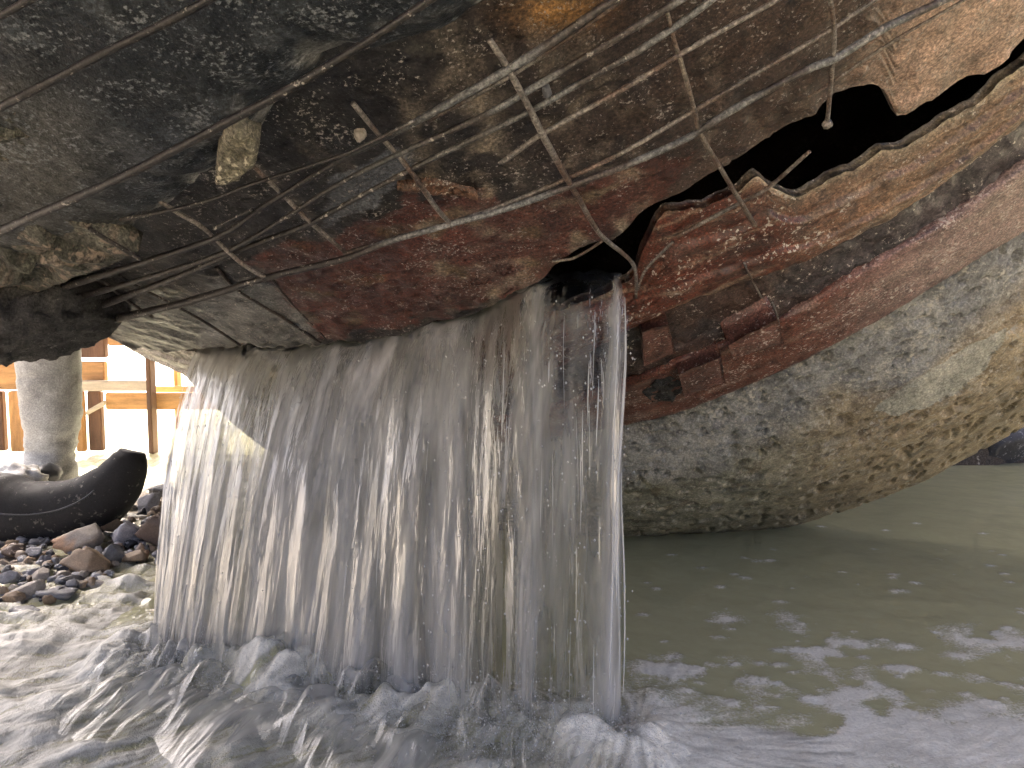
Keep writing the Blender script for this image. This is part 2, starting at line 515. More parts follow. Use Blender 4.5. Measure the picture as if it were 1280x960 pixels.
def fall_material(name, seed, cover, contrast, tint=(0.50, 0.50, 0.50)):
    """aerated falling water: streaks of white bubbles between clear film"""
    m, nt, bs = new_mat(name)
    nt.nodes.remove(bs)
    out = nt.nodes['Material Output']
    uv = nd(nt, 'ShaderNodeUVMap')
    def streak(sx, sy, det, dist):
        mp = nd(nt, 'ShaderNodeMapping'); mp.inputs['Scale'].default_value = (sx, sy, 1); mp.inputs['Location'].default_value = (seed, seed * 1.7, seed)
        nt.links.new(uv.outputs[0], mp.inputs['Vector'])
        return noise_node(nt, mp.outputs[0], 1.0, det, 0.62, dist)
    n1 = streak(15, 2.2, 3, 1.2)
    n2 = streak(42, 5.5, 3, 0.9)
    n3 = streak(150, 16.0, 2, 0.5)
    dens = nd(nt, 'ShaderNodeAttribute', attribute_name='dens')
    def madd(x, k, y):
        n = nd(nt, 'ShaderNodeMath', operation='MULTIPLY_ADD', i_1=k)
        nt.links.new(x, n.inputs[0])
        if isinstance(y, (int, float)): n.inputs[2].default_value = y
        else: nt.links.new(y, n.inputs[2])
        return n.outputs[0]
    n0 = streak(6, 1.6, 2, 1.2)
    s = madd(n0, 1.2, madd(n1, 1.0, madd(n2, 0.42, madd(n3, 0.10, -1.36))))
    s = madd(s, contrast, dens.outputs['Fac'])
    s = madd(s, 1.0, cover)
    al = nd(nt, 'ShaderNodeClamp'); nt.links.new(s, al.inputs[0])
    br = madd(n0, 0.5, madd(n1, 0.7, madd(n2, 0.4, madd(n3, 0.15, -0.40))))
    colr = mixc(nt, br, tuple(x * 0.40 for x in tint), tuple(min(x * 1.6, 0.92) for x in tint))
    df = nd(nt, 'ShaderNodeBsdfDiffuse'); nt.links.new(colr, df.inputs['Color'])
    tr = nd(nt, 'ShaderNodeBsdfTranslucent'); nt.links.new(colr, tr.inputs['Color'])
    gl = nd(nt, 'ShaderNodeBsdfGlossy', i_Roughness=0.32); gl.inputs['Color'].default_value = (1, 1, 1, 1)
    tp = nd(nt, 'ShaderNodeBsdfTransparent'); tp.inputs['Color'].default_value = (0.94, 0.94, 0.92, 1)
    bp = nd(nt, 'ShaderNodeBump', i_Strength=0.5, i_Distance=0.006)
    nt.links.new(madd(n3, 0.4, n2), bp.inputs['Height'])
    for g in (gl, df): nt.links.new(bp.outputs[0], g.inputs['Normal'])
    m1 = nd(nt, 'ShaderNodeMixShader', i_0=0.28); nt.links.new(df.outputs[0], m1.inputs[1]); nt.links.new(tr.outputs[0], m1.inputs[2])
    m2 = nd(nt, 'ShaderNodeMixShader'); nt.links.new(al.outputs[0], m2.inputs[0]); nt.links.new(tp.outputs[0], m2.inputs[1]); nt.links.new(m1.outputs[0], m2.inputs[2])
    fr = nd(nt, 'ShaderNodeFresnel', i_IOR=1.33); nt.links.new(bp.outputs[0], fr.inputs['Normal'])
    fm = nd(nt, 'ShaderNodeMath', operation='MULTIPLY'); nt.links.new(fr.outputs[0], fm.inputs[0])
    film = nd(nt, 'ShaderNodeAttribute', attribute_name='film'); nt.links.new(film.outputs['Fac'], fm.inputs[1])
    m3 = nd(nt, 'ShaderNodeMixShader'); nt.links.new(fm.outputs[0], m3.inputs[0]); nt.links.new(m2.outputs[0], m3.inputs[1]); nt.links.new(gl.outputs[0], m3.inputs[2])
    nt.links.new(m3.outputs[0], out.inputs['Surface'])
    return m


def strand_material():
    m, nt, bs = new_mat('water_strand')
    bs.inputs['Base Color'].default_value = (0.75, 0.76, 0.77, 1)
    bs.inputs['Roughness'].default_value = 0.12
    bs.inputs['IOR'].default_value = 1.33
    bs.inputs['Alpha'].default_value = 0.55
    return m


M['water'] = water_material()
M['strand'] = strand_material()

# ------------------------------------------------------------------ ground
def ground_height(x, y):
    P = np.stack([x * 0.9, y * 0.9, x * 0], -1)
    big = fbm(P, 4)
    base = -0.30 + 0.05 * big
    # stony bank on the left, rising away from the stream
    edge_x = -0.88 - 0.10 * np.clip(1.9 - y, -1, 1) + 0.03 * noise(np.stack([y * 4, y * 0, y * 0], -1))
    s = edge_x - x
    bank = -0.30 + 0.285 * smooth(s, -0.35, 0.02) + 0.02 * smooth(s, 0.0, 0.3) - 0.13 * smooth(y, 2.5, 3.3)
    bank = bank + 0.012 * fbm(np.stack([x * 9, y * 9, x * 0], -1), 3)
    h = np.maximum(base, bank)
    # far bank behind the pool and mud bar at the right
    far = -0.3 + 0.17 * smooth(y, 2.4, 3.3) + 0.45 * smooth(y + 0.25 * np.sin(x * 1.3), 5.0, 9.5) + 0.02 * big
    h = np.maximum(h, far)
    near = -0.3 + 0.7 * smooth(-y + 0.1 * x, 0.6, 3.0) + 0.05 * big
    h = np.maximum(h, near)
    wall = -0.3 + 3.6 * smooth(y - 0.12 * x, 2.60, 3.6) * smooth(x, -0.7, 0.3) + 0.12 * fbm(np.stack([x * 3, y * 3, x * 0 + 9], -1), 4) * smooth(x, -0.5, 0.3)  # added earth wall, raised behind the pipe to block sun from the pool
    h = np.maximum(h, wall)
    right = -0.3 + 1.0 * smooth(x, 3.0, 6.5) + 0.08 * big
    h = np.maximum(h, right)
    bar = 0.02 - 0.4 * ((x - 2.2) ** 2 / 1.0 + ((y - 2.75) / 0.30) ** 2) ** 0.5 + 0.02 * big
    return np.maximum(h, np.minimum(bar, 0.05))


def axis_pts(lo, hi, f0, f1, step, n_out):
    a = np.arange(f0, f1 + step * .5, step)
    l = f0 - np.geomspace(step, f0 - lo, n_out)[::-1]
    r = f1 + np.geomspace(step, hi - f1, n_out)
    return np.concatenate([l, a, r])


gx = axis_pts(-900, 900, -3.2, 3.6, 0.035, 34)
gy = axis_pts(-900, 1500, -1.0, 5.5, 0.035, 34)
GX, GY = np.meshgrid(gx, gy, indexing='ij')
GZ = ground_height(GX, GY)
dist = np.hypot(GX, GY - 2)
cm = fbm(np.stack([GX * 1.3, GY * 1.3, GX * 0], -1), 4)
wet = (smooth(GZ, 0.03, -0.03) * smooth(GY, 3.0, 2.4))[..., None]
gcol = np.array([0.30, 0.26, 0.21]) * (1 + 0.25 * cm[..., None])
gcol = gcol * (1 - wet) + np.array([0.16, 0.125, 0.085]) * wet
pale = (smooth(GY, 2.5, 3.1) * smooth(-GX, 0.8, 1.4))[..., None]
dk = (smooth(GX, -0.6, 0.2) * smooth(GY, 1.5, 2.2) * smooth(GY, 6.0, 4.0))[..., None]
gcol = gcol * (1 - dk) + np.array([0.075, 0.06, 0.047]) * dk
gcol = gcol * (1 - pale) + np.array([0.70, 0.67, 0.62]) * pale
ground = mesh_obj('ground', np.stack([GX, GY, GZ], -1), grid_faces(len(gx), len(gy)), M['mud'], col=gcol)
tag(ground, kind='structure')

# ------------------------------------------------------------------ the broken pipe
pipe_root = empty('broken_pipe', (float(PC[0]), float(PC[1]), 0.0))
tag(pipe_root, 'huge broken concrete and rusty steel pipe spilling water, overhead bars exposed', 'pipe')

R_ST = 1.965
D2R = math.pi / 180
hole_top = [(150, 440), (245, 437), (330, 432), (400, 428), (430, 425), (470, 424), (520, 412), (560, 402), (600, 388), (640, 370), (662, 356),
            (680, 345), (700, 325), (720, 312), (745, 302), (765, 300), (775, 290), (800, 270), (830, 255), (860, 235), (900, 210),
            (950, 180), (1000, 150), (1030, 127), (1042, 117), (1070, 109), (1090, 104), (1106, 112), (1114, 130), (1122, 146), (1133, 143), (1160, 126),
            (1190, 111), (1230, 90), (1280, 45)]
f_top = edge(hole_top, R_ST, jag=0.003, seed=1)

rust_poly = [(330, 345), (420, 290), (470, 262), (520, 240), (600, 235), (640, 258), (800, 200), (870, 190), (800, 275), (720, 315), (660, 365), (400, 430), (350, 400)]
rust_poly2 = [(300, 330), (360, 300), (430, 300), (420, 330), (350, 345)]
grey_panel = [(150, 395), (335, 352), (398, 415), (390, 432), (150, 440)]
blue_panel = [(415, 225), (490, 180), (520, 200), (470, 250), (400, 280)]


def paint_plate(px, P, th, t, fq):
    x, y = px[..., 0], px[..., 1]
    n = fbm(P * 7, 4)[..., None]; n2 = fbm(P * 22 + 9, 4)[..., None]
    dark = np.array([0.014, 0.012, 0.012]); brown = np.array([0.048, 0.029, 0.022])
    pink = np.array([0.33, 0.22, 0.165]); red = np.array([0.072, 0.020, 0.013])
    w = smooth(x - 0.35 * y, 420, 900)[..., None]
    c = dark * (1 - w) + brown * w
    w = smooth(x + 0.15 * y + 60 * n[..., 0], 980, 1190)[..., None]
    c = c * (1 - w) + pink * w
    # pale mineral crust falling in streaks along the pipe
    st = fbm(np.stack([th * 60, t * 5, t * 0], -1), 4)[..., None]
    c = c * (1 - 0.25 * smooth(st, 0.1, 0.8)) + np.array([0.22, 0.18, 0.14]) * 0.25 * smooth(st, 0.1, 0.8)
    bl = inside(px + 14 * np.concatenate([n, n2], -1), rust_poly) | inside(px + 10 * np.concatenate([n2, n], -1), rust_poly2)
    w = bl[..., None] * (0.75 + 0.2 * n2)
    c = c * (1 - w) + red * w * (1 + 0.5 * n)
    # olive stains in the rust
    w = smooth(n2 + 0.6 * n, 0.25, 0.75) * bl[..., None] * 0.7
    c = c * (1 - w) + np.array([0.065, 0.05, 0.022]) * w
    w = inside(px + 6 * np.concatenate([n, n2], -1), grey_panel)[..., None] * 0.85
    c = c * (1 - w) + np.array([0.075, 0.077, 0.077]) * w * (1 + 0.8 * n2)
    w = inside(px + 12 * np.concatenate([n, n2], -1), blue_panel)[..., None] * 0.8
    c = c * (1 - w) + np.array([0.10, 0.105, 0.12]) * w
    # red patch low on the plate near the hole, lime streaks above the hole
    for sx, amp in ((710, 26), (765, 20), (800, 14), (610, 30), (535, 14)):
        k = np.exp(-((x - sx - 0.18 * (y - 250) + 14 * n[..., 0]) / amp) ** 2) * smooth(y, 20, 120)
        w = (k * smooth(n2[..., 0], -0.15, 0.6) * 0.55)[..., None]
        c = c * (1 - w) + np.array([0.26, 0.21, 0.16]) * w
    k = (np.exp(-(((x - 700) / 55) ** 2 + ((y - 15) / 22) ** 2)) * 0.9)[..., None]
    c = c * (1 - k) + np.array([0.24, 0.12, 0.035]) * k
    return np.clip(c, 0.008, 0.9)


def disp_plate(th, t, fq, P):
    d = 0.008 * fbm(P * 2.2, 3) + 0.0022 * fbm(P * 18, 4) + 0.001 * fbm(P * 70, 3)
    # flaking scabs of scale
    d = d + 0.0035 * smooth(fbm(P * 30 + 3, 3), 0.15, 0.35) * smooth(fbm(P * 5 + 8, 2), -0.1, 0.3)
    # beaten lip at the hole
    e = f_top(th) - t
    d = d + 0.012 * np.exp(-e / 0.03) * noise(np.stack([th * 30, th * 0, th * 0], -1))
    return d


th_f = np.arange(-118, -38, 0.16) * D2R
loft('steel_plate', th_f, [(-2.35, R_ST, 40), (-1.45, R_ST, 190), (f_top, R_ST, 1)], M['steel'], pipe_root, disp_plate, paint_plate, thick=0.014)

# rim below the hole: broken lining, ribbed rusty rim, crusted groove, flange, concrete collar
lip_pts = [(700, 392), (760, 372), (795, 345), (806, 315), (815, 300), (822, 278), (835, 266), (850, 264), (880, 262), (905, 254), (925, 243), (945, 224), (952, 223), (962, 236),
           (985, 246), (998, 249), (1020, 237), (1050, 222), (1075, 212), (1105, 192), (1130, 187), (1160, 171), (1190, 153), (1225, 128), (1280, 86)]
f_lip = edge(lip_pts, 1.955, jag=0.0042, seed=4, lo=-0.62, hi=-0.68)
f_b1 = edge([(795, 400), (850, 372), (930, 345), (1000, 322), (1100, 272), (1150, 240), (1200, 205), (1280, 140)], 1.965, lo=-0.44)
f_b2 = edge([(795, 440), (850, 425), (920, 400), (1000, 360), (1060, 325), (1130, 290), (1200, 250), (1280, 190)], 1.962, lo=-0.34)
f_b3 = edge([(790, 478), (850, 452), (920, 428), (1000, 390), (1060, 352), (1130, 312), (1200, 272), (1280, 215)], 1.985, lo=-0.30)
f_low = edge([(780, 532), (850, 515), (950, 475), (1050, 425), (1150, 368), (1230, 318), (1280, 290)], 1.985, lo=-0.16)


def off(fn, d):
    return lambda th: fn(th) + d


def frac(fa, fb, k):
    return lambda th: fa(th) * (1 - k) + fb(th) * k


def paint_rim(px, P, th, t, fq):
    x, y = px[..., 0], px[..., 1]
    n = fbm(P * 8, 4)[..., None]; n2 = fbm(P * 26 + 9, 4)[..., None]
    red = np.array([0.105, 0.029, 0.016]); tan = np.array([0.23, 0.15, 0.095]); dk = np.array([0.06, 0.04, 0.032])
    w = smooth(x + 40 * n[..., 0], 950, 1130)[..., None]
    c = red * (1 - 0.75 * w) + tan * 0.75 * w
    # pale broken lining along the lip
    k = (np.exp(-np.abs(fq - 0.0) / 0.7) * smooth(x, 900, 960))[..., None]
    c = c * (1 - k) + np.array([0.40, 0.33, 0.24]) * k
    g = smooth(n2 + 0.5 * n, 0.0, 0.6) * 0.6
    c = c * (1 - g) + dk * g
    k = smooth(x, 560, 420)[..., None]
    c = c * (1 - k) + np.array([0.20, 0.185, 0.17]) * k
    lines = fbm(np.stack([th * 9, t * 90, t * 0], -1), 4)[..., None]
    g = smooth(lines, 0.15, 0.7) * 0.5
    c = c * (1 - g) + np.array([0.32, 0.25, 0.18]) * g
    return np.clip(c * (1 + 0.25 * n), 0.008, 0.9)


def disp_rim(th, t, fq, P):
    d = 0.002 * fbm(P * 5, 3) + 0.0016 * fbm(np.stack([th * 22, t * 150, t * 0], -1), 4) + 0.002 * fbm(P * 55, 3)
    d = d + 0.005 * np.exp(-fq / 0.4) * fbm(P * 16 + 4, 3)
    return d


th_r = np.arange(-112, -38, 0.16) * D2R
r_a = lambda th: 1.948 + 0.004 * np.sin(th * 40)
loft('lower_rim', th_r, [(f_lip, 1.950, 5), (off(f_lip, 0.012), 1.953, 12), (frac(f_lip, f_b1, 0.33), 1.957, 5), (frac(f_lip, f_b1, 0.38), 1.966, 14),
                         (frac(f_lip, f_b1, 0.72), 1.970, 4), (frac(f_lip, f_b1, 0.76), 1.978, 10), (f_b1, 1.975, 3), (off(f_b1, 0.006), 1.955, 2), (off(f_b1, 0.008), 1.93, 1)],
     M['rim'], pipe_root, disp_rim, paint_rim, thick=0.014)


def paint_groove(px, P, th, t, fq):
    x = px[..., 0]
    n = fbm(P * 14, 4)[..., None]
    a = np.array([0.06, 0.036, 0.028]); b = np.array([0.075, 0.06, 0.06])  # dark crust, with the groove's shadow also put into the colour
    w = smooth(x, 930, 1100)[..., None]
    c = a * (1 - w) + b * w
    k = smooth(x, 560, 420)[..., None]
    c = c * (1 - k) + np.array([0.15, 0.14, 0.13]) * k
    g = smooth(n, 0.05, 0.5) * 0.6
    return np.clip(c * (1 - g) + np.array([0.05, 0.045, 0.045]) * g, 0.008, 0.9)


loft('joint_groove', th_r, [(off(f_b1, -0.015), 1.935, 4), (off(f_b1, 0.012), 1.945, 14), (f_b2, 1.962, 3), (off(f_b2, 0.010), 1.968, 6), (off(f_b3, 0.004), 1.972, 1)],
     M['rim'], pipe_root,
     lambda th, t, fq, P: 0.007 * fbm(P * 12, 4) + 0.004 * smooth(fbm(P * 45, 3), 0, 0.4), paint_groove, thick=0.03)


def paint_flange(px, P, th, t, fq):
    x = px[..., 0]
    n = fbm(P * 7, 4)[..., None]; n2 = fbm(P * 30, 3)[..., None]
    red = np.array([0.135, 0.042, 0.026]); mauve = np.array([0.26, 0.172, 0.155])
    w = smooth(x + 50 * n[..., 0], 930, 1230)[..., None]
    c = red * (1 - w) + mauve * w
    k = smooth(x, 560, 420)[..., None]
    c = c * (1 - k) + np.array([0.24, 0.22, 0.20]) * k
    st = fbm(np.stack([th * 12, t * 60, t * 0], -1), 4)[..., None]
    g = smooth(st, 0.1, 0.6) * 0.35
    c = c * (1 - g) + np.array([0.34, 0.27, 0.22]) * g
    g = smooth(n2, 0.15, 0.6) * 0.35
    return np.clip(c * (1 - g) + np.array([0.05, 0.03, 0.025]) * g, 0.008, 0.9)


flange = loft('flange_ring', th_r, [(off(f_b3, 0.002), 1.960, 2), (f_b3, 1.982, 2), (off(f_b3, 0.006), 1.986, 14), (off(f_low, -0.006), 1.987, 2), (f_low, 1.982, 2), (off(f_low, 0.002), 1.95, 1)],
     M['flange'], pipe_root, lambda th, t, fq, P: 0.0025 * fbm(P * 6, 3) + 0.0012 * fbm(P * 45, 3), paint_flange, thick=0.02)

# concrete collar with real pits
smooth_patch = [(1090, 514), (1120, 518), (1167, 506), (1198, 490), (1226, 468), (1245, 440), (1262, 410), (1245, 416), (1210, 436), (1160, 462), (1120, 487)]
npit = 1500
pit_th = rng.uniform(-92, -45, npit) * D2R
pit_s = rng.uniform(0, 1, npit)
pit_r = rng.uniform(0.0035, 0.0072, npit) * np.where(rng.random(npit) < 0.08, 2.0, 1.0)
CONC = [(off(f_low, -0.01), 1.955), (off(f_low, 0.03), 1.968), (off(f_low, 0.10), 2.012), (off(f_low, 0.19), 2.068), (off(f_low, 0.30), 2.10), (off(f_low, 0.45), 2.11), (0.62, 2.10), (0.67, 1.9)]


def disp_conc(th, t, fq, P):
    px = to_pixel(P)
    s = (fq - 0.0) / 6.0
    d = 0.008 * fbm(P * 3, 3) + 0.0022 * fbm(P * 14, 4) + 0.0012 * fbm(np.stack([th * 70, t * 70, fq * 6], -1), 3)
    patch = inside(px + 5 * np.stack([noise(P * 30), noise(P * 30 + 7)], -1), smooth_patch)
    rough_up = 1 - smooth(s, 0.16, 0.36)
    d = d + rough_up * 0.013 * fbm(P * 9 + 2, 4)
    pit = np.zeros(th.shape)
    flat_s = s
    for a, b, rr_ in zip(pit_th, pit_s, pit_r):
        i0 = np.searchsorted(th[:, 0], a - 0.012); i1 = np.searchsorted(th[:, 0], a + 0.012)
        if i1 <= i0: continue
        dx = (th[i0:i1] - a) * 2.1 / (rr_ * 1.5); dy = (flat_s[i0:i1] - b) * 0.75 / rr_
        q = dx * dx + dy * dy + 0.5 * dx * dy
        pit[i0:i1] = np.maximum(pit[i0:i1], np.exp(-q * q * q) * rr_ * 1.7)
    k = 0.12 + 0.88 * smooth(th, -97 * D2R, -89 * D2R)
    d = d * k; pit = pit * k
    d = np.where(patch, -0.004 + 0.0008 * fbm(P * 40, 2), d - pit)
    return d


def paint_conc(px, P, th, t, fq):
    x, y = px[..., 0], px[..., 1]
    s = fq / 6.0
    n = fbm(P * 6, 4)[..., None]; n2 = fbm(P * 24 + 3, 4)[..., None]
    grey = np.array([0.29, 0.285, 0.265]); slate = np.array([0.10, 0.10, 0.105]); tan = np.array([0.36, 0.285, 0.185]); green = np.array([0.25, 0.24, 0.18])
    w = smooth(s[..., None] + 0.12 * n, 0.30, 0.12) * smooth(n + n2 * 0.5, -0.6, 0.25)
    c = grey * (1 - w) + slate * w
    lowk = smooth(s[..., None] + 0.1 * n, 0.36, 0.5)
    rk = smooth(x, 900, 1120)[..., None]
    c = c * (1 - lowk) + (green * (1 - rk) + tan * rk) * lowk
    k = smooth(n2, 0.25, 0.7) * 0.4
    c = c * (1 - k) + np.array([0.42, 0.38, 0.31]) * k
    k = smooth(-n2, 0.25, 0.7) * 0.5 * lowk
    c = c * (1 - k) + np.array([0.13, 0.085, 0.045]) * k
    k = smooth(x, 520, 400)[..., None]
    c = c * (1 - k) + np.array([0.28, 0.265, 0.25]) * (1 + 0.2 * n) * k
    patch = inside(px + 5 * np.stack([noise(P * 30), noise(P * 30 + 7)], -1), smooth_patch)[..., None]
    st = fbm(np.stack([th * 300, t * 12, t * 0], -1), 3)[..., None]
    c = np.where(patch, np.array([0.40, 0.385, 0.32]) * (1 + 0.16 * st), c)
    return np.clip(c, 0.01, 0.9)


th_c = np.concatenate([np.arange(-150, -94, 0.6), np.arange(-94, -44, 0.085), np.arange(-44, -20, 0.6)]) * D2R
steps = [14, 32, 44, 44, 44, 56, 3, 1]
loft('concrete_collar', th_c, [(a, b, n) for (a, b), n in zip(CONC, steps)], M['concrete'], pipe_root, disp_conc, paint_conc)

# the rest of the barrel all round; caps added at both ends keep daylight out
th_b = np.arange(-38.4, 242.5, 3.0) * D2R
loft('barrel_wall', np.append(th_b, 242 * D2R), [(-2.36, 1.968, 12), (-0.13, 1.968, 1)], M['barrel'], pipe_root, lambda th, t, fq, P: 0.006 * fbm(P * 2, 3), thick=0.05)
th_full = np.linspace(-180, 180, 121) * D2R
loft('collar_ring', (np.arange(-22, 212, 2.0)) * D2R, [(-0.14, 1.975, 2), (-0.1, 2.0, 2), (0.06, 2.07, 3), (0.2, 2.10, 3), (0.6, 2.10, 2), (0.65, 1.9, 1)], M['barrel'], pipe_root, lambda th, t, fq, P: 0.006 * fbm(P * 4, 3))
th_i = np.linspace(-180, 180, 91) * D2R
loft('near_light_cap', th_i, [(-2.30, 1.95, 6), (-2.28, 0.02, 1)], M['barrel'], pipe_root)
loft('far_light_cap', th_i, [(0.58, 2.06, 6), (0.58, 0.02, 1)], M['inner'], pipe_root)

# ------------------------------------------------------------------ tarred coating still clinging to the near end
slab_edge = [(-160, 420), (-40, 395), (60, 352), (120, 335), (165, 312), (190, 300), (240, 262), (300, 215), (345, 172), (400, 128), (450, 98), (500, 86), (560, 78), (600, 58), (640, 24), (670, -20), (760, -110)]
f_slab = edge(slab_edge, 2.03, jag=0.004, seed=9)


def paint_slab(px, P, th, t, fq):
    x, y = px[..., 0], px[..., 1]
    n = fbm(P * 9, 4)[..., None]; n2 = fbm(P * 30, 4)[..., None]
    c = np.array([0.0095, 0.012, 0.0165]) * (1 + 0.6 * n)
    st = fbm(np.stack([th * 90, t * 10, t * 0], -1), 4)[..., None]
    g = smooth(st + 0.4 * n2, 0.1, 0.8) * 0.5
    c = c * (1 - g) + np.array([0.058, 0.064, 0.074]) * g
    # bare grey-brown mortar at the torn left end
    lk = smooth(230 - x + 40 * n[..., 0] - 0.25 * (400 - y), 0, 140)[..., None] * smooth(y, 60, 140)[..., None]
    c = c * (1 - 0.6 * lk) + np.array([0.055, 0.052, 0.045]) * 0.6 * lk
    e = np.clip(1 - (f_slab(th) - t) / 0.05, 0, 1)[..., None]
    g = e * smooth(n2, -0.05, 0.5) * 0.8
    c = c * (1 - g) + np.array([0.27, 0.26, 0.25]) * g
    return np.clip(c, 0.006, 0.9)


def disp_slab(th, t, fq, P):
    e = f_slab(th) - t
    d = 0.004 * fbm(P * 5, 3) + 0.0016 * fbm(P * 30, 4) + 0.001 * fbm(np.stack([th * 160, t * 20, t * 0], -1), 3)
    d = d - 0.045 * np.exp(-e / 0.035) * (1 + 0.5 * noise(P * 20))
    return d


th_s = np.arange(-128, -48, 0.18) * D2R
loft('coating_slab', th_s, [(-2.3, 2.03, 30), (-1.55, 2.03, 130), (f_slab, 2.03, 1)], M['tar'], pipe_root, disp_slab, paint_slab, thick=0.04)


def px_patch(name, poly, r, mat, disp, paint, step=3.0, thick=0.03, sag=None):
    """a broken piece following the pipe wall inside a photo outline, with thickness"""
    poly = np.array(poly, float)
    uv = np.array([pipe_uv(x, y, r) for x, y in poly])
    lo, hi = uv.min(0), uv.max(0)
    nu = int(min(max((hi[0] - lo[0]) * r / (0.001 * step), 12), 220)); nv = int(min(max((hi[1] - lo[1]) / (0.001 * step), 12), 220))
    A, B = np.meshgrid(np.linspace(lo[0], hi[0], nu), np.linspace(lo[1], hi[1], nv), indexing='ij')
    P = pipe(A, B, r)
    wob = np.stack([noise(P * 25), noise(P * 25 + 11)], -1) * np.array([0.004 / r, 0.004])
    ins = inside(np.stack([A, B], -1) + wob, uv)
    # distance to the outline, for a rounded broken edge
    dmin = np.full(A.shape, 9.0)
    for i in range(len(uv)):
        a = uv[i] * [r, 1]; b = uv[(i + 1) % len(uv)] * [r, 1]; ab = b - a
        q = np.stack([A * r, B], -1) - a
        s = np.clip((q @ ab) / (ab @ ab + 1e-12), 0, 1)
        dmin = np.minimum(dmin, np.linalg.norm(q - s[..., None] * ab, axis=-1))
    R = r + disp(A, B, P, dmin)
    Pt = pipe(A, B, R); Pb = pipe(A, B, np.minimum(R - 0.004, r - thick))
    c = paint(to_pixel(Pt), Pt, A, B)
    idx = np.arange(nu * nv).reshape(nu, nv)
    f = grid_faces(nu, nv)
    keep = ins.ravel()[f].all(1)
    f = f[keep]
    N = nu * nv
    e = np.concatenate([f[:, [0, 1]], f[:, [1, 2]], f[:, [2, 3]], f[:, [3, 0]]])
    key = np.sort(e, 1); k1 = key[:, 0] * N + key[:, 1]
    _, inv, cnt = np.unique(k1, return_inverse=True, return_counts=True)
    be = e[cnt[inv] == 1]
    side = np.stack([be[:, 1], be[:, 0], be[:, 0] + N, be[:, 1] + N], -1)
    F = np.concatenate([f, f[:, ::-1] + N, side])
    V = np.concatenate([Pt.reshape(-1, 3), Pb.reshape(-1, 3)])
    cc = np.concatenate([c.reshape(-1, 3)] * 2)
    used = np.unique(F); remap = np.full(2 * N, -1); remap[used] = np.arange(len(used))
    return mesh_obj(name, V[used], remap[F], mat, pipe_root, col=cc[used])


def facets(P, n, amp, seed):
    rg = np.random.default_rng(seed)
    Q = P.reshape(-1, 3)
    ctr = Q[rg.integers(0, len(Q), n)]
    hh = rg.uniform(-0.5, 0.5, n); gg = rg.normal(size=(n, 3)) * 0.35
    Qw = Q + 0.012 * np.stack([noise(Q * 18), noise(Q * 18 + 7), noise(Q * 18 + 13)], -1)
    best = np.full(len(Q), 1e9); out = np.zeros(len(Q))
    for i in range(n):
        d = np.linalg.norm(Qw - ctr[i], axis=1)
        k = d < best
        best = np.where(k, d, best); out = np.where(k, hh[i] * amp + (Q - ctr[i]) @ gg[i], out)
    return out.reshape(P.shape[:-1])


def frac_paint(px, P, th, t):
    n = fbm(P * 11, 4)[..., None]; n2 = fbm(P * 40, 3)[..., None]
    c = np.array([0.075, 0.072, 0.058]) * (1 + 0.5 * n)
    g = smooth(n2, 0.2, 0.5) * 0.6
    c = c * (1 - g) + np.array([0.19, 0.145, 0.115]) * g
    return np.clip(c, 0.01, 0.9)


def frac_disp(A, B, P, dm):
    facet = facets(P, 34, 0.016, 5) + 0.006 * fbm(P * 24, 4) + 0.003 * fbm(P * 70, 3)
    return -0.004 + facet * smooth(dm, 0, 0.03) + 0.010 * smooth(dm, 0, 0.05)


px_patch('broken_mortar', [(-120, 105), (-10, 122), (38, 128), (50, 160), (58, 195), (48, 225), (38, 252), (10, 280), (-120, 330)], 2.03, M['fracture'], frac_disp, frac_paint, step=2.2)
px_patch('broken_mortar', [(-140, 350), (0, 296), (60, 270), (100, 285), (140, 298), (172, 318), (150, 330), (95, 352), (30, 372), (-40, 385), (-140, 420)], 2.03, M['fracture'], frac_disp, frac_paint, step=2.2)


def chip_paint(px, P, th, t):
    return np.tile(np.array([0.24, 0.21, 0.15]), P.shape[:-1] + (1,))


def chip_disp(A, B, P, dm):
    return 0.002 + 0.006 * smooth(dm, 0, 0.006) + facets(P, 7, 0.006, 3) * 0.6 + 0.003 * fbm(P * 60, 4)


px_patch('stone_chip', [(296, 149), (310, 163), (324, 184), (318, 205), (300, 224), (280, 229), (266, 221), (269, 190), (276, 168)], 2.028, M['chip'], chip_disp, chip_paint, step=1.2, thick=0.03)
px_patch('stone_chip', [(443, 166), (456, 165), (460, 173), (450, 178), (443, 174)], 1.972, M['stone_pale'], chip_disp, chip_paint, step=0.8, thick=0.01)
px_patch('stone_chip', [(678, 110), (687, 108), (690, 118), (683, 124), (677, 120)], 1.972, M['stone_grey'], chip_disp, chip_paint, step=0.8, thick=0.01)
px_patch('rusty_shard', [(490, 233), (540, 228), (592, 238), (600, 246), (560, 246), (520, 240)], 1.972, M['rim'],
         lambda A, B, P, dm: 0.004 + 0.012 * fbm(P * 20, 3), lambda px, P, A, B: np.tile(np.array([0.12, 0.06, 0.035]), P.shape[:-1] + (1,)), step=1.5, thick=0.02)


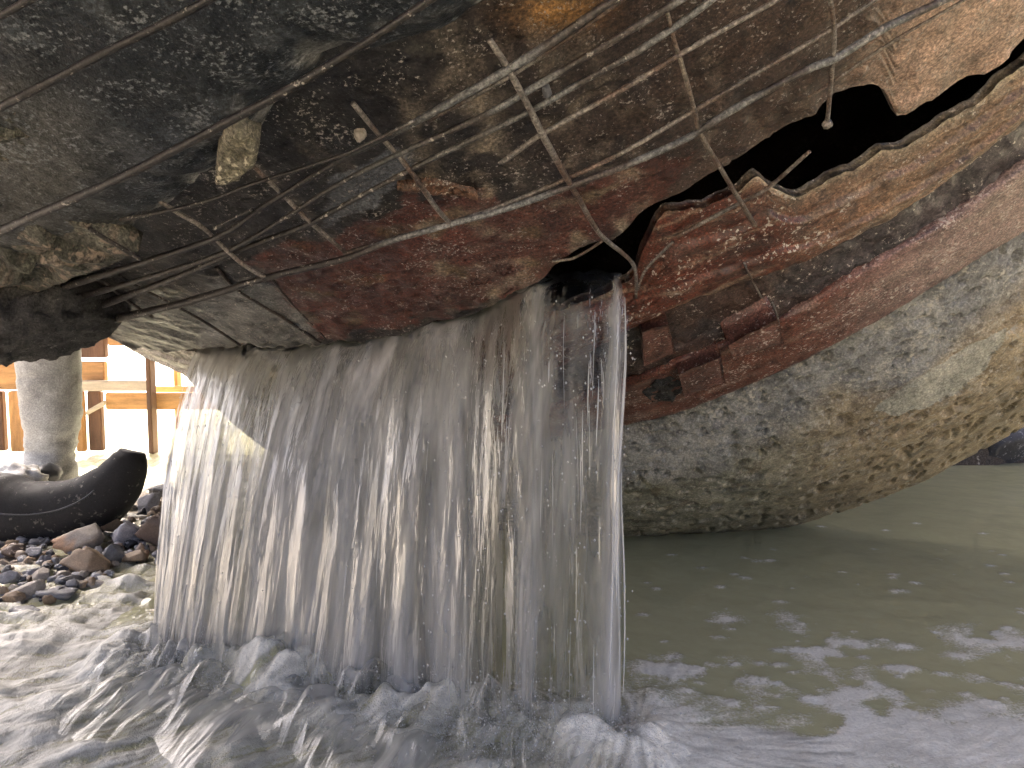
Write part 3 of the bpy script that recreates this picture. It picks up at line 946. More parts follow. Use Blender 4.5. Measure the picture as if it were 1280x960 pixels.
# black lump of coating hanging at the left edge
def blob(name, center, axes, mat, parent=None, n=48, amp=0.2, freq=6.0, seed=0, flat=0.0, rot=0.0, label=None, cuts=0):
    u = np.linspace(0, 2 * np.pi, n, endpoint=False); v = np.linspace(0.02, np.pi - 0.02, n // 2)
    U, V = np.meshgrid(u, v, indexing='ij')
    d = np.stack([np.cos(U) * np.sin(V), np.sin(U) * np.sin(V), np.cos(V)], -1)
    rad = 1 + amp * fbm(d * freq * 0.3 + seed, 4)
    if cuts:
        rg = np.random.default_rng(int(seed * 7) + 1)
        for k in range(cuts):
            nrm = rg.normal(size=3); nrm /= np.linalg.norm(nrm)
            dd = rg.uniform(0.42, 0.8)
            proj = (d * nrm).sum(-1)
            lim = np.where(proj > 1e-3, dd / np.maximum(proj, 1e-3), 9)
            rad = np.minimum(rad, lim * (1 + 0.05 * fbm(d * 4 + seed + k, 3)))
    Pn = d * rad[..., None] * np.array(axes)
    cr, sr = math.cos(rot), math.sin(rot)
    Pn = np.stack([Pn[..., 0] * cr - Pn[..., 1] * sr, Pn[..., 0] * sr + Pn[..., 1] * cr, Pn[..., 2]], -1)
    P = Pn + np.array(center)
    nv = n // 2
    F = grid_faces(n, nv, True).tolist()
    a = np.arange(n * nv).reshape(n, nv)
    F.append(a[::-1, 0].tolist()); F.append(a[:, -1].tolist())
    o = mesh_obj(name, P.reshape(-1, 3), F, mat, parent)
    return o


lc = world_at(-30, 398, 1.18)
lump_n = 120
u = np.linspace(0, 2 * np.pi, lump_n, endpoint=False); v = np.linspace(0.02, np.pi - 0.02, 60)
U, Vv = np.meshgrid(u, v, indexing='ij')
dl = np.stack([np.cos(U) * np.sin(Vv), np.sin(U) * np.sin(Vv), np.cos(Vv)], -1)
sgn = np.sign(dl) * np.abs(dl) ** np.array([0.75, 0.75, 0.7])
Pl = sgn * np.array([0.205, 0.16, 0.058]) * (1 + 0.06 * fbm(dl * 2.5, 3))[..., None]
Pl = Pl + dl * (0.008 * fbm(Pl * 45, 3) + 0.004 * fbm(Pl * 120, 2))[..., None]
Pl[..., 2] += -0.012 * np.cos(Pl[..., 0] * 7 + 0.6) - 0.14 * (Pl[..., 0] - 0.05).clip(0) * 0 + 0.02 * smooth(Pl[..., 0], 0.08, 0.2)
Pl = Pl + lc
Fl = grid_faces(lump_n, 60, True).tolist()
al = np.arange(lump_n * 60).reshape(lump_n, 60)
Fl.append(al[::-1, 0].tolist()); Fl.append(al[:, -1].tolist())
o = mesh_obj('tar_lump', Pl.reshape(-1, 3), Fl, M['lump'], pipe_root)
o['label'] = 'black tarred lump of coating hanging off the torn left end'

# ------------------------------------------------------------------ bars
def bar(name, pts, r, width_px, mat, bump=0.12, sides=8, sub=4, rr=None):
    P = []; W = []
    n = len(pts)
    rl = np.broadcast_to(np.asarray(r, float), (n,))
    wl = np.broadcast_to(np.asarray(width_px, float), (n,))
    for (x, y), rk, wk in zip(pts, rl, wl):
        th, t = pipe_uv(x, y, rk)
        p = pipe(th, t, rk)
        P.append(p)
        W.append(0.37 * wk / 960 * max((p - C0) @ FW, 0.3))
    if name == 'hoop_bar':                     # bars run on round the pipe past the edge of the picture
        for end in (0, -1):
            x, y = pts[end]
            if y < -10 or x < -50:
                th, t = pipe_uv(x, y, rl[end]); th2, t2 = pipe_uv(*pts[1 if end == 0 else -2], rl[end])
                sg = 1 if th > th2 else -1
                ext = [(pipe(th + sg * a_, t + 0.25 * (t - t2) / max(abs(th - th2), 1e-3) * a_, rl[end]), W[end]) for a_ in (0.07, 0.15, 0.24)]
                if end == 0:
                    P = [e[0] for e in ext[::-1]] + P; W = [e[1] for e in ext[::-1]] + W
                else:
                    P = P + [e[0] for e in ext]; W = W + [e[1] for e in ext]
    o = tube(name, P, W, M['bar'], pipe_root, sides=sides, sub=sub, bump=bump, seed=pts[0][0])
    me = o.data
    V = np.empty(len(me.vertices) * 3); me.vertices.foreach_get('co', V); V = V.reshape(-1, 3) + np.array(pipe_root.location)
    px = to_pixel(V)
    light, rust = BARC[mat]
    n = smooth(fbm(V * 14, 3) + 0.3 * fbm(V * 50, 2), -0.1, 0.35)[:, None]
    c = np.array(light) * (1 - n) + np.array(rust) * n
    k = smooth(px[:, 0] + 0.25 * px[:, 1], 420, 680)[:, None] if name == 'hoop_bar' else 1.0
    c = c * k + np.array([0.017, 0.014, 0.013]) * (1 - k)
    at = me.color_attributes.new('col', 'FLOAT_COLOR', 'POINT')
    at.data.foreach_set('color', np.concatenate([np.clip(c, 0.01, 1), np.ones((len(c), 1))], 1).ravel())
    return o


BARC = {'wire': ((0.165, 0.145, 0.13), (0.10, 0.065, 0.05)), 'wire_blue': ((0.16, 0.16, 0.158), (0.07, 0.055, 0.048)),
        'wire_dark': ((0.028, 0.022, 0.02), (0.045, 0.034, 0.03)), 'wire_rust': ((0.10, 0.065, 0.05), (0.16, 0.135, 0.11))}
hoops = [
    # circumferential bars: (photo points, radius, width in px, material)
    ([(1300, -62), (1180, 0), (1108, 34), (1046, 72), (1005, 89), (916, 137), (860, 172), (784, 206), (722, 229), (633, 261), (564, 280), (489, 301), (430, 324), (330, 348), (240, 376), (137, 400), (70, 415)],
     1.992, [14, 14, 14, 14, 13, 13, 12, 12, 11, 11, 11, 11, 12, 12, 13, 14, 14], 'wire_blue'),
    ([(1190, -58), (1094, 0), (1032, 41), (950, 89), (868, 138), (781, 189), (712, 222), (609, 264), (506, 295), (430, 317)], 1.985, 8, 'wire'),
    ([(1075, -60), (971, 0), (860, 62), (781, 110), (685, 163), (655, 183), (625, 205)], 1.99, 9, 'wire'),
    ([(960, -50), (905, -12), (860, 22), (795, 65), (726, 103), (661, 140), (523, 207), (420, 262), (380, 283), (289, 317), (220, 347), (120, 384), (60, 402)],
     1.99, [12, 12, 12, 12, 11, 10, 9, 9, 10, 10, 11, 12, 12], 'wire_blue'),
    ([(940, -55), (850, 0), (764, 52), (661, 113), (606, 144), (500, 192), (420, 232), (340, 283), (275, 318), (172, 351), (89, 374), (30, 392)],
     1.995, [13, 13, 13, 12, 11, 10, 9, 9, 10, 10, 11, 11], 'wire_blue'),
    ([(850, -50), (764, 2), (700, 46), (640, 84), (537, 143), (470, 178), (420, 203), (330, 258), (268, 298), (137, 341), (55, 367), (0, 385)],
     2.0, [15, 15, 16, 15, 13, 11, 10, 10, 11, 11, 12, 12], 'wire_blue'),
    ([(790, -8), (720, 42), (650, 88), (590, 122), (535, 152)], 1.985, 7, 'wire'),
    ([(1290, -55), (1205, 0), (1130, 43), (1080, 75), (1047, 98), (1010, 122)], 1.975, 6, 'wire_rust'),
    ([(151, 275), (203, 265), (261, 251), (316, 230), (380, 210), (440, 189), (520, 150)], 2.01, 7, 'wire'),
    ([(268, 286), (290, 274), (316, 262)], 2.008, 6, 'wire'),
    # dark bars bedded in the tar
    ([(-80, 328), (0, 289), (130, 232), (210, 192), (280, 155), (360, 112), (430, 70), (490, 32), (540, -2), (620, -55)], 2.046, [15, 15, 15, 15, 15, 15, 14, 14, 14, 14], 'wire_dark'),
    ([(-80, 176), (0, 134), (70, 98), (130, 66), (200, 32), (260, 0), (340, -45)], 2.046, 14, 'wire_dark'),
    ([(-60, 50), (0, 20), (36, 0), (90, -30)], 2.046, 13, 'wire_dark'),
    # bars in the rim below the hole
    ([(1012, 189), (990, 209), (967, 229), (948, 242), (925, 254), (890, 272), (846, 296)], [2.0, 1.995, 1.985, 1.98, 1.972, 1.966, 1.962], 7, 'wire'),
    ([(841, 302), (822, 321), (808, 336), (800, 352), (797, 362)], 1.972, 5, 'wire'),
    ([(753, 301), (735, 313), (719, 322), (705, 325), (690, 327)], [1.995, 1.985, 1.975, 1.972, 1.97], 5, 'wire_rust'),
]
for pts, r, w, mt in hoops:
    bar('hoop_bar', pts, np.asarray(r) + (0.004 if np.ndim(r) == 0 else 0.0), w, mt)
cross = [
    ([(194, 248), (224, 267), (254, 285), (299, 327), (330, 346)], 2.012, 8, 'wire'),
    ([(306, 198), (351, 241), (382, 272), (433, 317)], [2.03, 2.012, 2.006, 1.996], 8, 'wire'),
    ([(441, 129), (475, 170), (499, 196), (520, 223), (544, 258), (565, 282)], 2.006, 9, 'wire'),
    ([(612, 50), (630, 77), (646, 106), (661, 134), (678, 168), (695, 199), (712, 229), (726, 253), (740, 278), (753, 296), (775, 314), (790, 328), (795, 345), (795, 372)],
     [2.01, 2.012, 2.012, 2.012, 2.01, 2.006, 2.006, 2.0, 1.998, 1.998, 1.998, 2.0, 2.0, 1.995], [11, 11, 12, 11, 12, 11, 10, 9, 8, 8, 8, 7, 6, 5], 'wire'),
    ([(834, 15), (843, 52), (852, 80), (868, 137), (876, 168), (898, 206), (920, 243), (944, 282)], [2.004, 2.004, 2.002, 2.002, 2.006, 2.002, 2.0, 1.99], 8, 'wire_rust'),
    ([(1034, -30), (1038, 0), (1043, 38), (1041, 75), (1038, 110), (1034, 154)], [2.004, 2.004, 2.002, 2.006, 2.002, 2.004], 8, 'wire'),
    ([(150, 345), (175, 360), (215, 380), (260, 405), (300, 432)], 1.985, 5, 'wire_dark'),
    ([(270, 335), (300, 365), (350, 395), (400, 428)], 1.98, 6, 'wire_dark'),
    ([(120, 345), (140, 360), (160, 376), (190, 396)], 2.0, 6, 'wire_dark'),
    ([(95, 357), (112, 370), (132, 388)], 2.0, 6, 'wire_dark'),
    ([(62, 366), (85, 376), (120, 396)], 2.0, 6, 'wire_dark'),
    ([(338, 346), (362, 376), (405, 420), (412, 432)], 1.976, 5, 'wire_dark'),
    ([(112, 286), (128, 296), (150, 309), (176, 324)], 2.045, 8, 'wire_dark'),
    ([(930, 328), (938, 346), (952, 372)], 1.99, 3, 'wire'),
    ([(965, 378), (972, 398), (974, 420)], 1.995, 4, 'wire'),
]
for pts, r, w, mt in cross:
    cb = bar('cross_bar', pts, np.asarray(r) - 0.011, w, mt)
    if pts[0] == (1034, -30): hanging_bar = cb
# round bead on the end of the hanging bar
th, t = pipe_uv(1034, 155, 1.993)
blob('end_bead', pipe(th, t, 1.993), (0.0058, 0.0058, 0.0058), M['wire'], hanging_bar, n=20, amp=0.15, seed=3)

# rusty lugs on the rim, and a dark patch painted for the shaded oval pit beside them
def lug(quad, r, h, mat):
    q = [pipe_uv(x, y, r) for x, y in quad]
    n = 10
    V = []
    for k in range(2):
        for i in range(n + 1):
            for j in range(n + 1):
                a, b = i / n, j / n
                th = (q[0][0] * (1 - a) + q[1][0] * a) * (1 - b) + (q[3][0] * (1 - a) + q[2][0] * a) * b
                t = (q[0][1] * (1 - a) + q[1][1] * a) * (1 - b) + (q[3][1] * (1 - a) + q[2][1] * a) * b
                p = pipe(th, t, r)
                edge_d = min(a, 1 - a, b, 1 - b)
                rr = r - 0.03 if k else r + h * min(1, 0.9 + edge_d * 2) + 0.003 * float(fbm((p * 40)[None], 3)[0])
                V.append(pipe(th, t, rr))
    V = np.array(V); N = (n + 1) ** 2
    f = grid_faces(n + 1, n + 1)
    a = np.arange(N).reshape(n + 1, n + 1)
    F = [f, f[:, ::-1] + N]
    for e in (a[:, -1], a[:, 0][::-1], a[0, :], a[-1, :][::-1]):
        F.append(np.stack([e[:-1], e[:-1] + N, e[1:] + N, e[1:]], -1))
    col = np.tile(np.array([0.14, 0.062, 0.048]), (len(V), 1)) * (1 + 0.3 * fbm(V * 20, 3))[:, None]
    o = mesh_obj('rusty_lug', V, np.concatenate(F), mat, flange, col=col)
    return o


lug([(845, 455), (897, 434), (903, 466), (853, 486)], 1.985, 0.022, M['flange'])
lug([(905, 418), (966, 386), (974, 416), (912, 436)], 1.985, 0.024, M['flange'])
lug([(800, 404), (832, 394), (842, 432), (803, 448)], 1.965, 0.018, M['rim'])
px_patch('pit_shade_patch', [(803, 490), (818, 476), (838, 470), (856, 478), (853, 492), (835, 503), (815, 503)], 1.988, M['lump'],
         lambda A, B, P, dm: 0.001 + 0.006 * fbm(P * 50, 3), lambda px, P, A, B: np.zeros(P.shape) + 0.03, step=1.5, thick=0.02)

# ------------------------------------------------------------------ water
base_line = np.array([on_level(x, y, 0.0) for x, y in [(182, 832), (260, 850), (380, 862), (480, 880), (560, 905), (650, 925), (720, 930), (776, 928)]])[:, :2]


def nearest_on_base(X, Y):
    best = np.full(X.shape, 1e9); bx = np.zeros(X.shape); by = np.zeros(X.shape)
    for a, b in zip(base_line[:-1], base_line[1:]):
        ab = b - a
        s = np.clip(((X - a[0]) * ab[0] + (Y - a[1]) * ab[1]) / (ab @ ab), 0, 1)
        qx, qy = a[0] + s * ab[0], a[1] + s * ab[1]
        d = np.hypot(X - qx, Y - qy)
        k = d < best
        best = np.where(k, d, best); bx = np.where(k, qx, bx); by = np.where(k, qy, by)
    return best, bx, by


wx = np.concatenate([np.arange(-1.75, -1.0, 0.009), np.arange(-1.0, 0.30, 0.0038), np.arange(0.30, 1.2, 0.0065), np.arange(1.2, 2.4, 0.012)])
wy = [0.45]
while wy[-1] < 4.2:
    wy.append(wy[-1] + 0.0042 * max(wy[-1], 0.95) ** 2.0)
wy = np.array(wy)
WX, WY = np.meshgrid(wx, wy, indexing='ij')
bd, bx, by = nearest_on_base(WX, WY)
# flow: away from the falls, and off to the left in front
fx = (WX - bx); fy = (WY - by)
ln = np.hypot(fx, fy) + 1e-6
leftk = smooth(-WX, -0.35, 0.25)
fx = fx / ln + leftk * -1.5; fy = fy / ln + leftk * -0.55
ln = np.hypot(fx, fy) + 1e-6; fx /= ln; fy /= ln
lic = np.zeros(WX.shape); lic2 = np.zeros(WX.shape)
need = (WX < 0.45) & (WY < 2.4)
nxv, nyv, fxv, fyv = WX[need], WY[need], fx[need], fy[need]
l1 = 0; l2 = 0
for k in range(-6, 7):
    Q = np.stack([nxv + fxv * k * 0.016, nyv + fyv * k * 0.016, nxv * 0], -1)
    l1 = l1 + noise(Q * 36)
    Q = np.stack([nxv + fxv * k * 0.007, nyv + fyv * k * 0.007, nxv * 0], -1)
    l2 = l2 + noise(Q * 110 + 31)
lic[need] = l1 / l1.std(); lic2[need] = l2 / l2.std()
P0 = np.stack([WX, WY, WX * 0], -1)
lump = fbm(P0 * 7 + 2, 3); lump2 = fbm(P0 * 17 + 5, 3)
front = smooth(-(WY - by), -0.10, 0.02)                       # on the camera's side of the falls
turb = np.exp(-(bd / 0.16) ** 2) + 0.75 * np.exp(-(bd / 0.36) ** 2) * leftk + 0.45 * leftk * smooth(-WX, -0.3, 0.6) * smooth(2.0 - WY, 0, 0.5) * front
turb = np.clip(turb, 0, 1.15)
calm = 1 - np.clip(turb, 0, 1)
H = 0.0016 * fbm(P0 * 9, 3) * calm
H += turb * (0.014 * lump + 0.004 * lump2 + 0.0012 * fbm(P0 * 45, 3) + 0.0007 * lic + 0.010)
H += 0.062 * (1 - 0.5 * smooth(WX, -0.15, 0.05)) * np.exp(-(bd / 0.07) ** 2) * (0.65 + 0.3 * lump2 + 0.5 * lump)     # plunge heap
H += 0.0015 * leftk * lic * calm
# rapids at the left, past the stones
rap = smooth(-WX, 0.35, 0.75)
H += rap * calm * (0.003 * lic + 0.010 * lump2)
foam = 0.95 * np.exp(-(bd / 0.20) ** 2) + 0.9 * np.exp(-(bd / 0.42) ** 2) * leftk
foam += leftk * smooth(1.35 - WY, -0.1, 0.25) * 0.85
foam = np.minimum(foam, 1.05) + 0.16 * lic * turb + 0.10 * lic2 * turb + 0.16 * lump * turb - 0.10 * turb
foam += rap * (0.22 + 0.16 * lic + 0.24 * lump2) * (1 - np.clip(turb, 0, 1))
foam = np.where((WY - by > 0.04) & (WX > -0.75), foam * np.exp(-((WY - by - 0.04) / 0.10).clip(0) ** 2), foam)
# drifting foam on the pool, right of the falls
fl = fbm(np.stack([WX * 5.0 + WY * 1.5, WY * 8.5 - WX * 1.2, WX * 0 + 4], -1), 4)
near = np.exp(-((WY - 0.98 + 0.02 * WX) / 0.115) ** 2) * smooth(WX, 0.15, 0.35)
foam += smooth(fl + 1.5 * near - 0.5, 0.0, 0.5) * near * 1.0
for (x, y, sx, sy, a) in [(1030, 812, 38, 20, 0.75), (985, 775, 24, 12, .4), (1240, 800, 60, 14, 0.6), (890, 845, 75, 22, 0.55), (1060, 862, 90, 16, 0.5), (830, 838, 40, 16, .5),
                          (1250, 850, 40, 14, .45), (905, 775, 26, 10, .35), (1150, 905, 120, 22, .55), (1000, 935, 120, 18, .5)]:
    c = on_level(x, y, 0); dx = on_level(x + sx, y, 0) - c; dy = on_level(x, y - sy, 0) - c
    q = ((WX - c[0]) / np.linalg.norm(dx)) ** 2 + ((WY - c[1]) / np.linalg.norm(dy)) ** 2
    foam += 1.7 * np.exp(-q) * a * smooth(fl * 0.6 + lump2 * 0.8 + 0.3, -0.1, 0.6)
for _ in range(110):
    c = on_level(rng.uniform(800, 1280), 650 + 240 * rng.random() ** 0.8, 0)
    r_ = rng.uniform(0.003, 0.011) * (1 if rng.random() < .85 else 2)
    i0, i1 = np.searchsorted(wx, [c[0] - 3 * r_, c[0] + 3 * r_]); j0, j1 = np.searchsorted(wy, [c[1] - 3 * r_, c[1] + 3 * r_])
    sl = (slice(i0, i1), slice(j0, j1))
    foam[sl] += 0.7 * np.exp(-(((WX[sl] - c[0]) / (1.5 * r_)) ** 2 + ((WY[sl] - c[1]) / r_) ** 2))
foam = np.clip(foam, 0, 1.2)
sk = smooth(fbm(P0 * 4 + 21, 2), -0.5, 0.4)
streak = np.clip(0.38 + 0.16 * sk * lic + 0.2 * (0.3 + 0.7 * sk) * lic2 + 0.08 * fbm(P0 * 60 + 3, 3) + 0.22 * lump2 + 0.25 * lump + 0.3 * np.exp(-(bd / 0.12) ** 2) * (1 - 0.6 * leftk) + 0.5 * smooth(WX, 0.1, 0.3), 0, 1)
H += 0.003 * np.clip(foam, 0, 1) * (1 - np.clip(turb, 0, 1)) * (0.4 + 0.6 * fbm(P0 * 60, 2))
water = mesh_obj('water', np.stack([WX, WY, H], -1), grid_faces(len(wx), len(wy)), M['water'], attrs={'foam': foam, 'streak': streak})
tag(water, kind='structure')
# the pool further out, a hair lower
ow = mesh_obj('water_beyond', np.array([[-7, -6, -0.03], [9, -6, -0.03], [9, 7, -0.03], [-7, 7, -0.03]], float), np.array([[0, 1, 2, 3]]), M['water'], attrs={'foam': np.zeros(4), 'streak': np.zeros(4)})
tag(ow, kind='structure')

# water standing inside the pipe behind the hole
wl = world_at(735, 345, 1.13)[2] - 0.004
ix = np.linspace(-0.55, 0.9, 90); iy = np.linspace(0, 1, 60)
IX, IU = np.meshgrid(ix, iy, indexing='ij')
lipx = np.array([world_at(x, y, z)[0] for x, y, z in [(250, 437, 1.33), (400, 428, 1.25), (560, 402, 1.18), (665, 357, 1.12), (790, 345, 1.11), (900, 330, 1.15)]])
lipy = np.array([world_at(x, y, z)[1] for x, y, z in [(250, 437, 1.33), (400, 428, 1.25), (560, 402, 1.18), (665, 357, 1.12), (790, 345, 1.11), (900, 330, 1.15)]])
IY = np.interp(IX, lipx, lipy) + 0.03 + IU * 1.6
IZ = wl + 0.004 * fbm(np.stack([IX * 12, IY * 12, IX * 0], -1), 3)

FALL_T = 'waterfall'
lip = [(252, 437), (330, 433), (400, 430), (440, 426), (480, 424), (520, 412), (560, 402), (600, 392), (630, 376), (650, 362), (668, 356), (690, 350), (715, 345), (745, 344), (770, 344), (787, 346)]
base_px = [(181, 836), (240, 852), (310, 862), (365, 872), (415, 882), (470, 892), (525, 905), (575, 915), (610, 925), (640, 932), (660, 936), (680, 938), (705, 940), (732, 940), (758, 938), (777, 934)]
LIP = []; BASE = []
for (x, y), (u_, v_) in zip(lip, base_px):
    th, t = pipe_uv(x, y, 1.955)
    LIP.append(pipe(th, t, 1.955)); BASE.append(on_level(u_, v_, -0.01))
LIP = np.array(LIP); BASE = np.array(BASE)
seg = np.r_[0, np.cumsum(np.linalg.norm(np.diff(LIP, axis=0), axis=1))]
US = seg / seg[-1]


def fall_point(u, h, back=0.0, side=0.0):
    """point on the falls: u along the lip, h = 0 at the lip to 1 at the pool (ballistic path)"""
    u = np.asarray(u); h = np.asarray(h)
    L = np.stack([np.interp(u, US, LIP[:, k]) for k in range(3)], -1)
    B = np.stack([np.interp(u, US, BASE[:, k]) for k in range(3)], -1)
    s = np.sqrt(np.clip(h, 0, 1))            # time fraction
    k = (0.12 * h + 0.88 * s)[..., None]
    xy = L[..., :2] * (1 - k) + B[..., :2] * k
    z = L[..., 2] * (1 - h) + B[..., 2] * h
    P = np.concatenate([xy, z[..., None]], -1)
    P[..., 1] += back; P[..., 0] += side
    return P


def fall_sheet(seed, back, u0, u1, mat, dens_fn, amp, film, nu=300, nv=150):
    uu = np.linspace(u0, u1, nu); hh = np.linspace(0, 1, nv) ** 1.35
    U, Hh = np.meshgrid(uu, hh, indexing='ij')
    n = noise(np.stack([U * 22, np.sqrt(Hh) * 2.6, U * 0 + seed], -1)) + 0.4 * noise(np.stack([U * 55, np.sqrt(Hh) * 6, U * 0 + seed + 5], -1)) + 0.12 * noise(np.stack([U * 150, np.sqrt(Hh) * 14, U * 0 + seed + 9], -1))
    P = fall_point(U, Hh, back=0)
    k = 0.25 + 0.75 * Hh ** 0.5
    P[..., 1] += back * k - amp * n * k
    P[..., 0] += 0.010 * noise(np.stack([U * 15 + 40, np.sqrt(Hh) * 2.5, U * 0 + seed], -1)) * k
    # water bulges out and over at the lip
    P[..., 2] += 0.012 * np.exp(-Hh / 0.02) * (0.3 + noise(np.stack([U * 24, U * 0, U * 0 + seed], -1)))
    dens = dens_fn(U, Hh)
    return P, dens, U, Hh, film * np.ones_like(U)


def px_u(x):
    return np.interp(x, [p[0] for p in lip], US)


ua, ub, uc, ud = px_u(400), px_u(590), px_u(690), px_u(760)


def dens_front(U, Hh):
    d = 0.34 * smooth(U, ua - 0.06, ua + 0.03) * (1 - smooth(U, ub - 0.03, ub + 0.05)) * (1 - 0.25 * smooth(Hh, 0.2, 0.7))
    d = d + 0.10 * smooth(Hh, 0.1, 0.9)
    d = d - 0.10 * smooth(U, ub, ub + 0.05)
    d = d - 0.30 * smooth(U, uc + 0.02, uc + 0.07)
    d = d - 0.18 * (1 - smooth(U, 0.0, ua)) * (1 - smooth(Hh, 0.0, 0.3)) + 0.26 * (1 - smooth(U, ua - 0.1, ua + 0.1)) * smooth(Hh, 0.12, 0.4)
    for c, w, a in ((px_u(668), 0.022, .35), (px_u(612), .02, .12), (px_u(772), .010, .75), (px_u(783), .006, .4), (px_u(640), .012, -.25), (px_u(705), .02, -.2)):
        d = d + a * np.exp(-((U - c) / w) ** 2)
    d = d * smooth(Hh, -0.02, 0.02) - 0.75 * smooth(Hh + 0.06 * noise(np.stack([U * 30, U * 0, U * 0 + 3], -1)), 0.86, 1.0)
    d = d - 0.6 * smooth(U, uc - 0.02, uc + 0.03) * (1 - smooth(Hh, 0.0, 0.10))
    e = np.minimum(U, 1 - U)
    return d - 0.5 * (1 - smooth(e, 0.0, 0.012))


def dens_back(U, Hh):
    return dens_front(U, Hh) * 0.8 - 0.02


fall_defs = [
    (1.0, 0.000, 0.0, 1.0, 0.34, 1.35, dens_front, 0.014, 0.4),
    (4.0, 0.030, 0.005, 0.985, 0.26, 1.5, dens_back, 0.016, 0.3),
    (8.0, 0.075, 0.01, 0.975, 0.2, 1.6, dens_back, 0.018, 0.3),
    (12.0, -0.022, 0.03, 0.97, -0.22, 2.2, dens_front, 0.014, 0.3),
]
fall_root = empty('waterfall', tuple(float(x) for x in BASE[8]))
tag(fall_root, 'grey-white curtain of water pouring from the hole in the rusty pipe', 'waterfall')
for i, (sd, bk, u0, u1, cov, con, dfn, amp, film) in enumerate(fall_defs):
    P, dens, U, Hh, fm = fall_sheet(sd, bk, u0, u1, None, dfn, amp, film)
    mt = fall_material('falling_water_%d' % i, sd, cov, con)
    uvc = np.stack([U * 0.9, np.sqrt(Hh) * 0.75], -1).reshape(-1, 2)
    o = mesh_obj('water_sheet', P, grid_faces(*U.shape), mt, fall_root, uv=uvc, attrs={'dens': dens, 'film': fm})

# splash thrown forward where the curtain lands: low arching films of froth
for i, (sd, reach, rise, off_) in enumerate([(21.0, 0.11, 0.045, 0.015), (27.0, 0.17, 0.055, -0.02), (33.0, 0.22, 0.035, -0.05), (39.0, 0.09, 0.075, 0.03)]):
    uu = np.linspace(0.0, 1.0, 240); ww = np.linspace(0, 1, 36)
    U, Wv = np.meshgrid(uu, ww, indexing='ij')
    Bp = np.stack([np.interp(U, US, BASE[:, q]) for q in range(3)], -1)
    hn = 0.55 + 0.8 * noise(np.stack([U * 11, U * 0, U * 0 + sd], -1)) + 0.35 * noise(np.stack([U * 34, Wv * 2, U * 0 + sd], -1))
    rn = reach * (0.75 + 0.5 * noise(np.stack([U * 8 + 30, U * 0, U * 0 + sd], -1)))
    P = Bp.copy()
    P[..., 0] += -0.30 * rn * Wv + 0.008 * noise(np.stack([U * 40, Wv * 3, U * 0 + sd], -1))
    P[..., 1] += off_ - rn * Wv
    P[..., 2] += 0.02 + rise * hn.clip(0.05) * (1.1 * Wv * (1 - Wv) * 4 * 0.8 + 0.25 * (1 - Wv))
    dens = -0.75 + 0.80 * np.sin(np.pi * np.clip(Wv * 0.9 + 0.12, 0, 1)) + 0.15 * noise(np.stack([U * 14, Wv * 2, U * 0 + sd + 4], -1)) - 0.5 * (1 - smooth(np.minimum(U, 1 - U), 0, 0.03))
    mt = fall_material('splash_froth_%d' % i, sd, 0.13, 1.4, tint=(0.66, 0.66, 0.65))
    mesh_obj('splash_film', P, grid_faces(*U.shape), mt, fall_root, uv=np.stack([U * 0.9, Wv * 0.12], -1).reshape(-1, 2), attrs={'dens': dens, 'film': 0.15 * np.ones_like(U)})

# loose strands and drops
SV, SF = [], []
cnt = 0


def add_strand(u, h0, h1, rad, back):
    global cnt
    m = 12; sd = 5
    h = np.linspace(h0, h1, m)
    P = fall_point(np.full(m, u), h)
    P[:, 1] += back * np.sqrt(h) - 0.012
    P[:, 0] += 0.006 * noise(np.stack([h * 3, np.full(m, u * 90), h * 0], -1))
    r_ = rad * np.sin(np.linspace(0.12, math.pi - 0.12, m)) ** 0.7
    a = np.linspace(0, 2 * np.pi, sd, endpoint=False)
    ring = np.stack([np.cos(a), np.sin(a), a * 0], -1)
    V = P[:, None] + ring[None] * r_[:, None, None]
    SV.append(V.reshape(-1, 3))
    idx = np.arange(m * sd).reshape(m, sd) + cnt; nx = np.roll(idx, -1, 1)
    SF.append(np.stack([idx[:-1], nx[:-1], nx[1:], idx[1:]], -1).reshape(-1, 4))
    cnt += m * sd


for _ in range(40):
    u_ = rng.random()
    if rng.random() < 0.45: u_ = px_u(rng.uniform(600, 785))
    h0 = rng.uniform(0.02, 0.8); h1 = min(h0 + rng.uniform(0.04, 0.22), 0.98)
    add_strand(u_, h0, h1, rng.uniform(0.0004, 0.001), rng.uniform(-0.02, 0.03))
for _ in range(7):
    add_strand(px_u(rng.uniform(768, 784)), rng.uniform(0.0, 0.5), rng.uniform(0.6, 0.98), rng.uniform(0.0012, 0.0026), rng.uniform(-0.01, 0.01))
o = mesh_obj('water_strands', np.concatenate(SV), np.concatenate(SF), M['strand'], fall_root)
tag(o, kind='stuff')
# drops: small octahedral beads stretched along the fall
DV, DF = [], []
cnt = 0
oct_v = np.array([[1, 0, 0], [0, 1, 0], [-1, 0, 0], [0, -1, 0], [0, 0, 1.6], [0, 0, -1.6]], float)
oct_f = np.array([[0, 1, 4], [1, 2, 4], [2, 3, 4], [3, 0, 4], [1, 0, 5], [2, 1, 5], [3, 2, 5], [0, 3, 5]])
for _ in range(900):
    if rng.random() < 0.6:
        p = fall_point(np.array(px_u(rng.uniform(560, 792)) if rng.random() < .6 else rng.random()), np.array(rng.uniform(0.05, 1)))
        p = p + np.array([rng.normal() * 0.008, -abs(rng.normal()) * 0.02 - 0.015, 0])
    else:
        b = BASE[rng.integers(len(BASE))] + np.array([rng.normal() * 0.06, -abs(rng.normal()) * 0.06, abs(rng.normal()) * 0.045 + 0.02])
        p = b
    DV.append(oct_v * rng.uniform(0.0006, 0.0016) + p); DF.append(oct_f + cnt); cnt += 6
o = mesh_obj('spray_drops', np.concatenate(DV), np.concatenate(DF), M['strand'], fall_root)
tag(o, kind='stuff')
